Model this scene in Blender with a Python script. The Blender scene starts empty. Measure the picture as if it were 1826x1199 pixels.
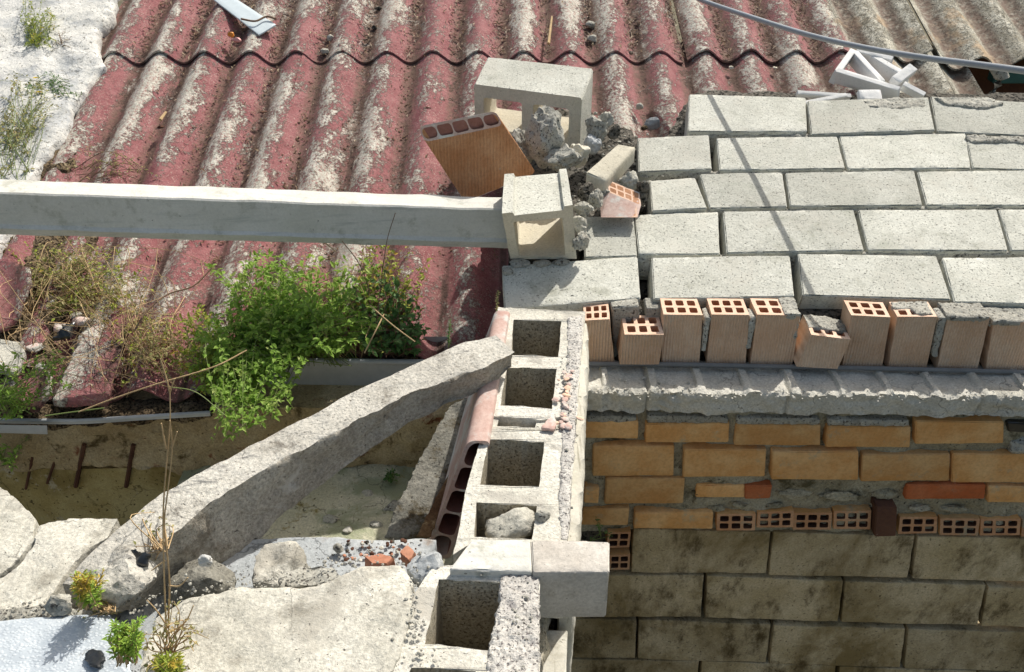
import bpy, bmesh, math, random
from mathutils import Vector, noise, Matrix
from math import sin, cos, pi, radians

rnd = random.Random(11)
sc = bpy.context.scene
COL = sc.collection

# ------------------------------------------------------------------ camera geometry helpers
FPX = 1500.0
PITCH = radians(34)
CA, SA = cos(PITCH), sin(PITCH)
CAMZ = 4.0
CAM = Vector((0, 0, CAMZ))

def ray(px, py):
    u = (px - 913) / FPX
    v = (py - 599.5) / FPX
    return Vector((u, CA - v * SA, -(SA + v * CA)))
def D(px, py, d): return CAM + ray(px, py) * d
def Z(px, py, z):
    r = ray(px, py); return CAM + r * (z / r.z)
def YP(px, py, y):
    r = ray(px, py); return CAM + r * (y / r.y)
def PL(px, py, y0, z0, slope, off=0.0):
    # plane z = z0 + slope*(Y-y0) (z relative to camera), raised by off
    r = ray(px, py)
    t = (z0 + off - slope * y0) / (r.z - slope * r.y)
    return CAM + r * t
FS = 0.25
def FP(px, py, off=0.0): return PL(px, py, 1.975, -1.13, FS, off)
RS = 0.315
def RP(px, py, off=0.0): return PL(px, py, 3.34, -0.95, RS, off)
def roof_z(y): return CAMZ - 0.95 + RS * (y - 3.34)
FN = Vector((0, -FS, 1)).normalized()

# ------------------------------------------------------------------ materials
class NT:
    def __init__(s, name):
        s.m = bpy.data.materials.new(name); s.m.use_nodes = True
        s.t = s.m.node_tree; s.n = s.t.nodes; s.l = s.t.links
        s.b = s.n['Principled BSDF']
        s.b.inputs['Specular IOR Level'].default_value = 0.25
        tc = s.n.new('ShaderNodeTexCoord')
        oi = s.n.new('ShaderNodeObjectInfo')
        s.rand = oi.outputs['Random']
        va = s.n.new('ShaderNodeVectorMath'); va.operation = 'ADD'
        mu = s.n.new('ShaderNodeMath'); mu.operation = 'MULTIPLY'; mu.inputs[1].default_value = 17.0
        s.l.new(s.rand, mu.inputs[0])
        s.l.new(tc.outputs['Object'], va.inputs[0]); s.l.new(mu.outputs[0], va.inputs[1])
        s.vec = va.outputs[0]
        s.obj = tc.outputs['Object']
        g = s.n.new('ShaderNodeNewGeometry'); s.pos = g.outputs['Position']; s.nrm = g.outputs['Normal']
    def put(s, sock, v):
        if isinstance(v, (int, float)): sock.default_value = v
        elif isinstance(v, (tuple, list)):
            sock.default_value = tuple(v) + (1,) if (len(v) == 3 and sock.type == 'RGBA') else v
        else: s.l.new(v, sock)
    def scale(s, vec, k):
        n = s.n.new('ShaderNodeVectorMath'); n.operation = 'MULTIPLY'; s.put(n.inputs[0], vec); n.inputs[1].default_value = k
        return n.outputs[0]
    def noise(s, sc_, det=5, rough=.6, vec=None, dist=0):
        n = s.n.new('ShaderNodeTexNoise'); n.inputs['Scale'].default_value = sc_; n.inputs['Detail'].default_value = det
        n.inputs['Roughness'].default_value = rough; n.inputs['Distortion'].default_value = dist
        s.l.new(vec if vec is not None else s.vec, n.inputs['Vector']); return n.outputs['Fac']
    def voro(s, sc_, vec=None, feat='F1', out='Distance'):
        n = s.n.new('ShaderNodeTexVoronoi'); n.feature = feat; n.inputs['Scale'].default_value = sc_
        s.l.new(vec if vec is not None else s.vec, n.inputs['Vector']); return n.outputs[out]
    def step(s, v, a, b):
        n = s.n.new('ShaderNodeMapRange'); n.interpolation_type = 'SMOOTHSTEP'; s.put(n.inputs[0], v)
        n.inputs[1].default_value = a; n.inputs[2].default_value = b; return n.outputs[0]
    def mix(s, f, a, b, mode='MIX'):
        n = s.n.new('ShaderNodeMix'); n.data_type = 'RGBA'; n.blend_type = mode
        s.put(n.inputs[0], f); s.put(n.inputs[6], a); s.put(n.inputs[7], b); return n.outputs[2]
    def math(s, op, a, b=0.0, c=0.0):
        n = s.n.new('ShaderNodeMath'); n.operation = op; s.put(n.inputs[0], a); s.put(n.inputs[1], b)
        s.put(n.inputs[2], c); return n.outputs[0]
    def xyz(s, v):
        n = s.n.new('ShaderNodeSeparateXYZ'); s.l.new(v, n.inputs[0]); return n.outputs
    def bump(s, h, dist, strength=1.0, prev=None):
        n = s.n.new('ShaderNodeBump'); n.inputs['Distance'].default_value = dist; n.inputs['Strength'].default_value = strength
        s.put(n.inputs['Height'], h)
        if prev is not None: s.l.new(prev, n.inputs['Normal'])
        return n.outputs[0]
    def done(s, col, rough=.9, bump=None):
        s.put(s.b.inputs['Base Color'], col); s.put(s.b.inputs['Roughness'], rough)
        if bump is not None: s.l.new(bump, s.b.inputs['Normal'])
        return s.m

def concrete(name, c1=None, c2=None, pit=(.1, .1, .09), pit_amt=(.30, .36), pit_scale=260, stain=None, stain_rng=(.55, .7),
             stain_scale=7, fine=.25, bump=.0025, var=.12, crack=False, wpos=False, lump=0.0, second=None, sec_rng=(.5, .6), sec_scale=3, streak=None):
    s = NT(name)
    big = s.noise(5, 6, .65)
    col = s.mix(s.step(big, .35, .68), c1, c2)
    f = s.noise(170, 4, .7)
    col = s.mix(fine, col, s.mix(s.step(f, .3, .7), (.12, .12, .12), (1, 1, 1)), 'MULTIPLY') if False else col
    g = s.step(f, .28, .72)
    gm = s.math('MULTIPLY_ADD', g, fine * 2, 1 - fine)
    comb = s.n.new('ShaderNodeCombineColor'); [s.l.new(gm, comb.inputs[i]) for i in range(3)]
    col = s.mix(1.0, col, comb.outputs[0], 'MULTIPLY')
    if second:
        sv = s.noise(sec_scale, 7, .7, dist=.4, vec=s.scale(s.pos, (1, 1, .6)) if wpos else None)
        col = s.mix(s.step(sv, *sec_rng), col, second)
    if stain:
        sv = s.noise(stain_scale, 9, .75, vec=s.scale(s.pos, (1, 1, .5)) if wpos else None)
        col = s.mix(s.step(sv, *stain_rng), col, stain)
    if streak:
        sv = s.noise(1, 7, .7, vec=s.scale(s.vec, streak[1]))
        col = s.mix(s.step(sv, streak[2], streak[3]), col, streak[0])
    if crack:
        cv = s.n.new('ShaderNodeVectorMath'); cv.operation = 'ADD'
        nz = s.n.new('ShaderNodeTexNoise'); nz.inputs['Scale'].default_value = 9; nz.inputs['Detail'].default_value = 5; s.l.new(s.vec, nz.inputs['Vector'])
        s.l.new(s.vec, cv.inputs[0]); s.l.new(s.scale(nz.outputs['Color'], (.22, .22, .22)), cv.inputs[1])
        ce = s.voro(crack, vec=cv.outputs[0], feat='DISTANCE_TO_EDGE')
        cm = s.math('MULTIPLY', s.step(ce, .012, .004), s.step(s.noise(3.5, 3), .47, .55))
        col = s.mix(s.math('MULTIPLY', cm, .6), col, tuple(v * .25 for v in c1))
    p = s.noise(pit_scale, 3, .6)
    pm = s.step(p, pit_amt[1], pit_amt[0])
    col = s.mix(pm, col, pit)
    r = s.math('MULTIPLY_ADD', s.rand, var, 1 - var * .6)
    cr = s.n.new('ShaderNodeCombineColor'); [s.l.new(r, cr.inputs[i]) for i in range(3)]
    col = s.mix(1.0, col, cr.outputs[0], 'MULTIPLY')
    h = s.math('ADD', s.math('MULTIPLY', f, .5), s.math('MULTIPLY', pm, -.8))
    b = s.bump(h, bump, .8)
    mid = s.noise(38, 5, .65)
    b = s.bump(mid, .004 + lump, .6, b)
    return s.done(col, .93, b)

def clay(name, c1, c2, smear=None, smear_rng=(.56, .66), ridge=(0, 1, 0), rscale=150, var=.2, dark=(.16, .07, .03)):
    s = NT(name)
    col = s.mix(s.step(s.noise(9, 6, .65), .35, .7), c1, c2)
    f = s.noise(120, 5, .7)
    col = s.mix(s.math('MULTIPLY', s.step(f, .62, .3), .3), col, dark)
    b = s.bump(f, .0014, .7)
    if ridge:
        x = s.xyz(s.obj)
        k = s.math('ADD', s.math('MULTIPLY', x[0], ridge[0]), s.math('ADD', s.math('MULTIPLY', x[1], ridge[1]), s.math('MULTIPLY', x[2], ridge[2])))
        w = s.math('SINE', s.math('MULTIPLY_ADD', k, rscale * 6.28, s.math('MULTIPLY', s.noise(8, 2), 3)))
        b = s.bump(s.math('MULTIPLY', w, s.noise(14, 3)), .0022, .9, b)
        col = s.mix(s.math('MULTIPLY', s.step(w, -.2, -1.0), .22), col, dark)
    if smear:
        sm = s.step(s.noise(11, 8, .72), *smear_rng)
        col = s.mix(sm, col, smear)
    sp = s.step(s.noise(30, 6, .7), .66, .72)
    col = s.mix(s.math('MULTIPLY', sp, .5), col, (.45, .4, .33))
    r = s.math('MULTIPLY_ADD', s.rand, var, 1 - var * .6)
    cr = s.n.new('ShaderNodeCombineColor'); [s.l.new(r, cr.inputs[i]) for i in range(3)]
    col = s.mix(1.0, col, cr.outputs[0], 'MULTIPLY')
    return s.done(col, .88, b)

PITCHX = 0.1782; CRX = -0.132
def roof_mat(name='peeling_roof_paint'):
    s = NT(name)
    x, y, z = s.xyz(s.pos)
    ph = s.math('MULTIPLY', s.math('SUBTRACT', x, CRX), 2 * pi / PITCHX)
    crest = s.math('COSINE', s.math('ADD', ph, s.math('MULTIPLY_ADD', s.noise(3.1, 4, .6, vec=s.pos), 4.2, -1.4)))      # peaks a little left of the crest
    valley = s.math('COSINE', s.math('ADD', ph, pi - .35))
    st = s.scale(s.pos, (1, .45, 1))
    n1 = s.noise(4.5, 6, .65, vec=st)
    n2 = s.noise(75, 8, .78, vec=s.pos)
    n3 = s.noise(24, 8, .8, vec=s.scale(s.pos, (1, .5, 1)))
    w = s.math('ADD', s.math('MULTIPLY', n1, .85), s.math('ADD', s.math('MULTIPLY', n2, .60), s.math('MULTIPLY', n3, .50)))
    w = s.math('ADD', w, s.math('MULTIPLY', crest, .055))
    wm = s.step(w, .965, 1.06)
    red = s.mix(s.step(s.noise(14, 5, .7, vec=s.pos), .3, .7), (.23, .072, .078), (.34, .142, .145))
    red = s.mix(s.math('MULTIPLY', s.step(s.noise(160, 4, .7, vec=s.pos), .5, .7), .35), red, (.44, .28, .27))
    wht = s.mix(s.step(n3, .35, .65), (.44, .425, .36), (.67, .655, .575))
    wht = s.mix(s.step(s.noise(220, 4, .7, vec=s.pos), .44, .36), wht, (.12, .09, .06))
    sp = s.noise(190, 6, .8, vec=s.pos)
    red = s.mix(s.math('MULTIPLY', s.step(sp, .55, .63), s.step(s.noise(10, 5, .7, vec=s.pos), .36, .6)), red, (.56, .50, .42))
    red = s.mix(s.math('MULTIPLY', s.step(sp, .42, .34), .8), red, (.13, .05, .05))
    wht = s.mix(s.math('MULTIPLY', s.step(s.noise(90, 7, .85, vec=s.pos), .50, .57), .85), wht, (.30, .125, .115))
    col = s.mix(wm, red, wht)
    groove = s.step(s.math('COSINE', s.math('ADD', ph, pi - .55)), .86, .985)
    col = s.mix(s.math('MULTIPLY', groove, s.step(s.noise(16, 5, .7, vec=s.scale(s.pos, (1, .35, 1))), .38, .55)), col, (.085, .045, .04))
    # bare grey fibre cement right of a ragged line
    gx = s.math('ADD', x, s.math('MULTIPLY', s.math('SUBTRACT', n1, .5), .35))
    gx = s.math('ADD', gx, s.math('MULTIPLY', s.math('SUBTRACT', n2, .5), .25))
    gm = s.step(gx, 1.31, 1.36)
    gr = s.mix(s.step(n3, .36, .6), (.32, .29, .22), (.68, .65, .55))
    gr = s.mix(s.step(s.noise(160, 7, .8, vec=s.pos), .52, .40), gr, (.07, .065, .05))
    gr = s.mix(s.math('MULTIPLY', s.step(s.noise(6, 4, vec=s.pos), .56, .66), .6), gr, (.50, .34, .2))
    col = s.mix(gm, col, gr)
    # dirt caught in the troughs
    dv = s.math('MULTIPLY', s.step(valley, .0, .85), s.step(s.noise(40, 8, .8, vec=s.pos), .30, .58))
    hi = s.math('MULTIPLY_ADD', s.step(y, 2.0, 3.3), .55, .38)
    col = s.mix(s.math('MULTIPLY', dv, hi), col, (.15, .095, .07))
    dk = s.step(s.noise(30, 9, .8, vec=s.pos), .62, .70)
    col = s.mix(s.math('MULTIPLY', dk, .75), col, (.10, .05, .04))
    h = s.math('ADD', s.math('MULTIPLY', wm, .8), s.math('MULTIPLY', n2, .8))
    b = s.bump(h, .006, .9)
    b = s.bump(s.noise(28, 4, .6, vec=s.pos), .008, .5, b)
    return s.done(col, .78, b)

def leaf_mat(name, c1, c2, c3, trans=.25):
    s = NT(name)
    n = s.noise(45, 2)
    col = s.mix(s.step(n, .35, .65), c1, c2)
    col = s.mix(s.step(s.noise(18, 3), .56, .68), col, c3)
    s.b.inputs['Subsurface Weight'].default_value = 0
    s.done(col, .55)
    # thin leaf translucency
    tr = s.n.new('ShaderNodeBsdfTranslucent'); s.put(tr.inputs[0], col)
    mx = s.n.new('ShaderNodeMixShader'); mx.inputs[0].default_value = trans
    out = [k for k in s.n if k.type == 'OUTPUT_MATERIAL'][0]
    s.l.new(s.b.outputs[0], mx.inputs[1]); s.l.new(tr.outputs[0], mx.inputs[2]); s.l.new(mx.outputs[0], out.inputs[0])
    return s.m

def plain(name, c, rough=.6, var=(.8, 25), spec=.3, metal=0, bump=.0008):
    s = NT(name)
    n = s.noise(var[1], 6, .7)
    col = s.mix(s.step(n, .3, .75), tuple(v * var[0] for v in c), c)
    s.b.inputs['Specular IOR Level'].default_value = spec; s.b.inputs['Metallic'].default_value = metal
    return s.done(col, rough, s.bump(s.noise(90, 4, .6), bump, .6))

M = {}
M['block'] = concrete('light_block_concrete', c1=(.475, .475, .42), c2=(.60, .60, .54), pit=(.16, .16, .14), pit_amt=(.33, .40), pit_scale=210, fine=.16,
                      stain=(.30, .30, .245), stain_rng=(.54, .76), stain_scale=9, var=.26, second=(.53, .52, .46), sec_rng=(.5, .66), sec_scale=6, streak=((.40, .41, .35), (5, 5, 26), .56, .74))
M['block_edge'] = concrete('block_wall_top_concrete', (.56, .54, .47), (.66, .64, .58), pit=(.10, .09, .08), pit_amt=(.26, .34), pit_scale=180,
                      second=(.44, .42, .37), sec_rng=(.52, .62), sec_scale=9, stain=(.36, .34, .28), stain_rng=(.60, .74), stain_scale=16, bump=.005, lump=.004, fine=.22)
M['agg'] = concrete('exposed_aggregate', (.47, .45, .42), (.58, .56, .52), pit=(.20, .18, .18), pit_amt=(.34, .43), pit_scale=200, fine=.25, bump=.006, lump=.006,
                      stain=(.36, .34, .33), stain_rng=(.55, .66), stain_scale=20)
M['slab'] = concrete('weathered_slab_concrete', crack=5.0, c1=(.46, .445, .385), c2=(.62, .60, .53), pit=(.13, .12, .105), pit_amt=(.25, .34), pit_scale=150, fine=.25,
                      stain=(.27, .255, .215), stain_rng=(.50, .68), stain_scale=11, bump=.005, lump=.004, second=(.40, .38, .33), sec_rng=(.52, .68), sec_scale=5)
M['plank'] = concrete('old_concrete_plank', crack=5.0, c1=(.42, .40, .355), c2=(.55, .53, .475), pit=(.17, .155, .13), pit_amt=(.26, .36), pit_scale=170, fine=.26,
                      stain=(.17, .155, .13), stain_rng=(.52, .70), stain_scale=14, bump=.006, lump=.006,
                      streak=((.21, .205, .195), (14, 60, 30), .55, .68))
M['plank_side'] = concrete('dark_plank_face', (.34, .305, .25), (.52, .48, .41), pit=(.17, .15, .12), pit_amt=(.26, .38), pit_scale=140, fine=.3,
                      stain=(.19, .16, .12), stain_rng=(.50, .70), stain_scale=12, bump=.009, lump=.010, second=(.50, .47, .42), sec_rng=(.58, .70), sec_scale=8)  # browner and darker than the plank top
M['mortar'] = concrete('rough_mortar', (.33, .32, .28), (.46, .45, .40), pit=(.10, .09, .08), pit_amt=(.34, .42), pit_scale=150, fine=.25,
                      stain=(.20, .19, .16), stain_rng=(.54, .7), bump=.005, lump=.006)
M['ledge'] = concrete('ledge_mortar', crack=6.0, c1=(.48, .465, .41), c2=(.62, .60, .54), pit=(.3, .28, .24), pit_amt=(.28, .36), pit_scale=150, fine=.2,
                      stain=(.42, .40, .34), stain_rng=(.52, .70), bump=.004, lump=.008)
M['wallmortar'] = concrete('damp_wall_mortar', (.31, .275, .19), (.45, .41, .31), pit=(.08, .07, .05), pit_amt=(.28, .38), pit_scale=120, fine=.25,
                      stain=(.10, .085, .045), stain_rng=(.5, .64), bump=.006, lump=.008)
M['dampblock'] = concrete('damp_mossy_block', wpos=True, c1=(.42, .335, .195), c2=(.56, .465, .31), pit=(.12, .09, .05), pit_amt=(.28, .38), pit_scale=120, fine=.2,
                      stain=(.10, .07, .03), stain_rng=(.48, .66), stain_scale=8, second=(.22, .16, .07), sec_rng=(.42, .64), sec_scale=3.2, bump=.004, lump=.004, var=.25)
M['olive'] = concrete('stained_yellow_plaster', crack=5.0, c1=(.38, .30, .12), c2=(.50, .43, .22), pit=(.08, .06, .03), pit_amt=(.30, .38), pit_scale=90, fine=.15,
                      stain=(.45, .40, .28), stain_rng=(.585, .64), stain_scale=11, second=(.26, .20, .075), sec_rng=(.5, .66), sec_scale=3, bump=.003, lump=.004)
M['oldstone'] = concrete('crumbling_wall_head', (.38, .29, .16), (.54, .45, .29), pit=(.12, .08, .04), pit_amt=(.27, .36), pit_scale=100, fine=.25,
                      stain=(.22, .08, .04), stain_rng=(.57, .66), stain_scale=8, second=(.11, .08, .035), sec_rng=(.54, .64), sec_scale=9, bump=.008, lump=.012)
M['floor'] = concrete('mossy_plaster_floor', crack=5.0, c1=(.60, .57, .41), c2=(.70, .67, .53), pit=(.10, .09, .04), pit_amt=(.27, .36), pit_scale=90, fine=.2,
                      stain=(.26, .19, .035), stain_rng=(.54, .66), stain_scale=6, second=(.36, .38, .25), sec_rng=(.46, .62), sec_scale=5, bump=.004, lump=.006)
M['beam'] = concrete('painted_beam_concrete', (.60, .59, .54), (.68, .67, .63), pit=(.26, .25, .22), pit_amt=(.26, .31), pit_scale=110, fine=.06,
                      stain=(.40, .40, .34), stain_rng=(.52, .70), stain_scale=14, bump=.0015, var=.0, streak=((.48, .49, .46), (3, 60, 60), .5, .75))
M['plaster'] = concrete('smooth_side_plaster', (.50, .48, .41), (.64, .62, .55), pit=(.3, .28, .22), pit_amt=(.28, .34), pit_scale=70, fine=.08,
                      stain=(.33, .30, .23), stain_rng=(.55, .7), bump=.001, streak=((.34, .32, .26), (70, 5, 30), .55, .66))
M['lime'] = concrete('white_lime_skim', crack=4.0, c1=(.64, .63, .59), c2=(.74, .73, .70), pit=(.30, .29, .26), pit_amt=(.33, .40), pit_scale=90, fine=.1,
                      stain=(.40, .40, .38), stain_rng=(.50, .72), stain_scale=5, second=(.48, .49, .49), sec_rng=(.48, .62), sec_scale=6, bump=.003, lump=.008, var=0)
M['darkslab'] = concrete('dark_grey_slab', (.17, .165, .14), (.27, .26, .225), pit=(.08, .07, .06), pit_amt=(.28, .38), pit_scale=120, fine=.3,
                      stain=(.08, .06, .03), stain_rng=(.5, .62), bump=.005, lump=.006)  # dark grey, darker than the other slabs
M['greyledge'] = concrete('blue_grey_ledge', crack=4.0, c1=(.36, .385, .40), c2=(.46, .48, .49), pit=(.16, .16, .16), pit_amt=(.32, .38), pit_scale=120, fine=.15,
                      stain=(.30, .26, .23), stain_rng=(.56, .68), stain_scale=12, bump=.003)
M['white_conc'] = concrete('white_cast_concrete', (.66, .66, .65), (.74, .74, .73), pit=(.42, .42, .4), pit_amt=(.26, .31), pit_scale=120, fine=.05, bump=.001)
M['soil'] = concrete('dry_litter_soil', (.12, .085, .05), (.24, .18, .11), pit=(.03, .02, .012), pit_amt=(.4, .5), pit_scale=120, fine=.4, bump=.01, lump=.012,
                      stain=(.36, .30, .2), stain_rng=(.6, .7), stain_scale=30)
M['ground'] = concrete('yard_ground', (.10, .09, .06), (.17, .15, .1), pit=(.05, .04, .03), pit_scale=20, fine=.3, bump=.01)
M['dark'] = concrete('dark_rubble_and_gap_shade', (.10, .09, .075), (.18, .165, .14), pit=(.03, .03, .025), pit_amt=(.4, .5), pit_scale=80, fine=.3, bump=.01, lump=.01)
M['clay_tan'] = clay('pale_tan_clay', (.64, .43, .29), (.72, .55, .41), smear=(.50, .47, .40), ridge=(1, 0, 0), rscale=130, smear_rng=(.60, .74), dark=(.42, .24, .12))
M['clay_end'] = clay('pale_clay_end', (.74, .50, .36), (.80, .60, .47), ridge=None, var=.06, dark=(.5, .3, .2))
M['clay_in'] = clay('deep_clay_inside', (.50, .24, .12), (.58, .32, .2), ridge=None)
M['clay_hole_shade'] = clay('shaded_hole_maroon', (.26, .11, .09), (.36, .18, .15), ridge=None)  # shade of the deep holes put into the clay colour
M['clay_shard'] = clay('muted_shard_clay', (.44, .19, .12), (.52, .27, .18), ridge=None, smear=(.5, .42, .36))
M['lintel'] = concrete('warm_lintel_concrete', (.46, .42, .37), (.62, .59, .54), pit=(.26, .23, .2), pit_amt=(.27, .33), pit_scale=150, fine=.15, bump=.0015, stain=(.32, .28, .22), stain_rng=(.55, .75))
M['clay_orange'] = clay('ribbed_orange_clay', (.52, .24, .11), (.64, .36, .20), ridge=(1.0, .0, .0), rscale=110, dark=(.2, .07, .02))
M['clay_pink'] = clay('dusty_pink_clay', (.54, .36, .31), (.66, .53, .47), ridge=None, smear=(.62, .60, .56), smear_rng=(.48, .6), dark=(.3, .16, .13))
M['clay_ochre'] = clay('ochre_wall_clay', (.66, .34, .12), (.78, .50, .24), smear=(.42, .36, .25), ridge=None, smear_rng=(.57, .72), dark=(.3, .15, .05), var=.3)
M['clay_red'] = clay('bright_red_clay', (.48, .125, .04), (.56, .19, .08), smear=(.3, .22, .15), ridge=None)
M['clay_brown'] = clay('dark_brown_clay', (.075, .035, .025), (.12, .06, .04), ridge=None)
M['roof'] = roof_mat()
M['leaf'] = leaf_mat('bright_green_leaf', (.20, .34, .05), (.33, .50, .10), (.50, .58, .18), .45)
M['leaf_dk'] = leaf_mat('dark_green_leaf', (.07, .16, .045), (.13, .25, .075), (.22, .32, .12), .3)
M['leaf_dry'] = leaf_mat('olive_dry_leaf', (.27, .28, .10), (.42, .37, .17), (.52, .40, .20), .3)
M['leaf_yel'] = leaf_mat('yellow_green_leaf', (.26, .34, .05), (.38, .40, .07), (.52, .36, .06), .3)
M['flower'] = leaf_mat('yellow_petal', (.75, .55, .03), (.8, .62, .05), (.7, .45, .03), .2)
M['stem_g'] = plain('green_stem', (.20, .26, .08), .6)
M['stem_d'] = plain('dry_straw_stem', (.62, .44, .24), .8, var=(.65, 40))
M['stem_b'] = plain('brown_twig', (.22, .14, .09), .85)
M['cable'] = plain('grey_cable_sheath', (.30, .33, .37), .4, spec=.5, bump=.0002, var=(.85, 8))
M['conduit'] = plain('dull_grey_conduit', (.20, .205, .21), .55, spec=.4)
M['pvc'] = plain('grey_white_gutter', (.50, .52, .53), .4, var=(.72, 8), spec=.4)
M['strip'] = plain('pale_blue_strip', (.62, .70, .74), .45, var=(.9, 30))
M['black'] = plain('black_plastic_and_hole_dark', (.018, .02, .022), .3, spec=.6)
M['orange'] = plain('orange_rubber', (.75, .30, .05), .5)
M['pinkp'] = plain('pink_plastic', (.78, .38, .36), .5)
M['teal'] = plain('teal_paint', (.05, .16, .15), .6)
M['rust'] = concrete('rusty_iron', (.11, .055, .025), (.20, .12, .06), pit=(.04, .02, .01), fine=.3, stain=(.40, .30, .16), stain_rng=(.6, .7), stain_scale=20)

def tread():
    s = NT('dimpled_metal')
    col = s.mix(s.step(s.noise(9, 6, .7), .35, .7), (.42, .47, .52), (.60, .65, .69))
    v = s.voro(170, vec=s.scale(s.obj, (1, 1.4, 1)))
    col = s.mix(s.math('MULTIPLY', s.step(v, .5, .2), .5), col, (.66, .70, .73))
    col = s.mix(s.step(s.noise(30, 8, .75), .62, .7), col, (.22, .21, .19))
    s.b.inputs['Metallic'].default_value = .2
    return s.done(col, .5, s.bump(s.step(v, .6, .2), .0007, .6))
M['tread'] = tread()
for _m in bpy.data.materials:
    if _m.name in ('damp_mossy_block',): pass

# ------------------------------------------------------------------ object helpers
def tag(o, label=None, cat=None, group=None, kind=None):
    if label: o['label'] = label
    if cat: o['category'] = cat
    if group: o['group'] = group
    if kind: o['kind'] = kind
    return o

def mk(name, vf, mat, parent=None, label=None, cat=None, group=None, kind=None, smooth=True, angle=40):
    vs, fs = vf[0], vf[1]
    me = bpy.data.meshes.new(name)
    vs = [Vector(v) for v in vs]
    if parent is not None: org = parent.location.copy()
    else:
        xs = [v.x for v in vs]; ys = [v.y for v in vs]; zs = [v.z for v in vs]
        org = Vector(((min(xs) + max(xs)) / 2, (min(ys) + max(ys)) / 2, min(zs)))
    me.from_pydata([v - org for v in vs], [], fs)
    me.validate(); 
    bm = bmesh.new(); bm.from_mesh(me); bmesh.ops.recalc_face_normals(bm, faces=bm.faces) if not (len(vf) > 2 and vf[2] == 'raw') else None
    bm.to_mesh(me); bm.free()
    o = bpy.data.objects.new(name, me); COL.objects.link(o)
    if parent is not None: o.parent = parent
    else: o.location = org
    mats = mat if isinstance(mat, (list, tuple)) else [mat]
    for m in mats: me.materials.append(M[m])
    if len(vf) > 3 and vf[3]:
        for p, i in zip(me.polygons, vf[3]): p.material_index = i
    if smooth:
        for p in me.polygons: p.use_smooth = True
        me.set_sharp_from_angle(angle=radians(angle))
    return tag(o, label, cat, group, kind)

def thing(name, loc, label, cat, group=None):
    o = bpy.data.objects.new(name, None); COL.objects.link(o); o.location = loc; o.empty_display_size = .05
    return tag(o, label, cat, group)

def hexmap(q0, q1):
    # q = (tl, tr, br, bl); u left-right, v bottom-top, w q0->q1
    def P(u, v, w):
        a = (q0[3] * (1 - u) + q0[2] * u) * (1 - v) + (q0[0] * (1 - u) + q0[1] * u) * v
        b = (q1[3] * (1 - u) + q1[2] * u) * (1 - v) + (q1[0] * (1 - u) + q1[1] * u) * v
        return a * (1 - w) + b * w
    return P

def fbm(p, f):
    return noise.noise_vector(p * f)

def rbox(P, n=(10, 5, 3), amp=.0015, wear=.004, edge=.004, sizes=None, seed=0, freq=22):
    """worn box: subdivided, edges rounded and nibbled"""
    L = [(P(1, .5, .5) - P(0, .5, .5)).length, (P(.5, 1, .5) - P(.5, 0, .5)).length, (P(.5, .5, 1) - P(.5, .5, 0)).length]
    prm = []
    for k in range(3):
        e = min(.3, edge / max(L[k], 1e-4))
        prm.append([0, e] + [e + (1 - 2 * e) * i / n[k] for i in range(1, n[k])] + [1 - e, 1])
    idx = {}; vs = []; fs = []
    off = Vector((seed * 3.1, seed * 1.7, seed * 2.3))
    c = P(.5, .5, .5)
    def vert(i, j, k):
        key = (i, j, k)
        if key in idx: return idx[key]
        u, v, w = prm[0][i], prm[1][j], prm[2][k]
        ext = [i in (0, len(prm[0]) - 1), j in (0, len(prm[1]) - 1), k in (0, len(prm[2]) - 1)]
        ne = sum(ext)
        p = P(u, v, w)
        if ne >= 2:
            s = .30 * edge * (ne - 1)
            nn = max(0, noise.noise((p + off) * 30) + .15) * wear + max(0, noise.noise((p + off) * 90)) * wear * .6
            q = [u, v, w]
            for a in range(3):
                if ext[a]:
                    d = (s + nn) / max(L[a], 1e-4)
                    q[a] = q[a] + d if q[a] < .5 else q[a] - d
            p = P(*q)
        p = p + fbm(p + off, freq) * amp + fbm(p + off, freq * .25) * amp * 1.5
        idx[key] = len(vs); vs.append(p); return idx[key]
    A, B, C_ = len(prm[0]), len(prm[1]), len(prm[2])
    for i in range(A - 1):
        for j in range(B - 1):
            fs.append((vert(i, j, 0), vert(i + 1, j, 0), vert(i + 1, j + 1, 0), vert(i, j + 1, 0)))
            fs.append((vert(i, j, C_ - 1), vert(i, j + 1, C_ - 1), vert(i + 1, j + 1, C_ - 1), vert(i + 1, j, C_ - 1)))
    for i in range(A - 1):
        for k in range(C_ - 1):
            fs.append((vert(i, 0, k), vert(i, 0, k + 1), vert(i + 1, 0, k + 1), vert(i + 1, 0, k)))
            fs.append((vert(i, B - 1, k), vert(i + 1, B - 1, k), vert(i + 1, B - 1, k + 1), vert(i, B - 1, k + 1)))
    for j in range(B - 1):
        for k in range(C_ - 1):
            fs.append((vert(0, j, k), vert(0, j + 1, k), vert(0, j + 1, k + 1), vert(0, j, k + 1)))
            fs.append((vert(A - 1, j, k), vert(A - 1, j, k + 1), vert(A - 1, j + 1, k + 1), vert(A - 1, j + 1, k)))
    return vs, fs

def quad(plane, *pts): return [plane(*p) for p in pts]

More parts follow.
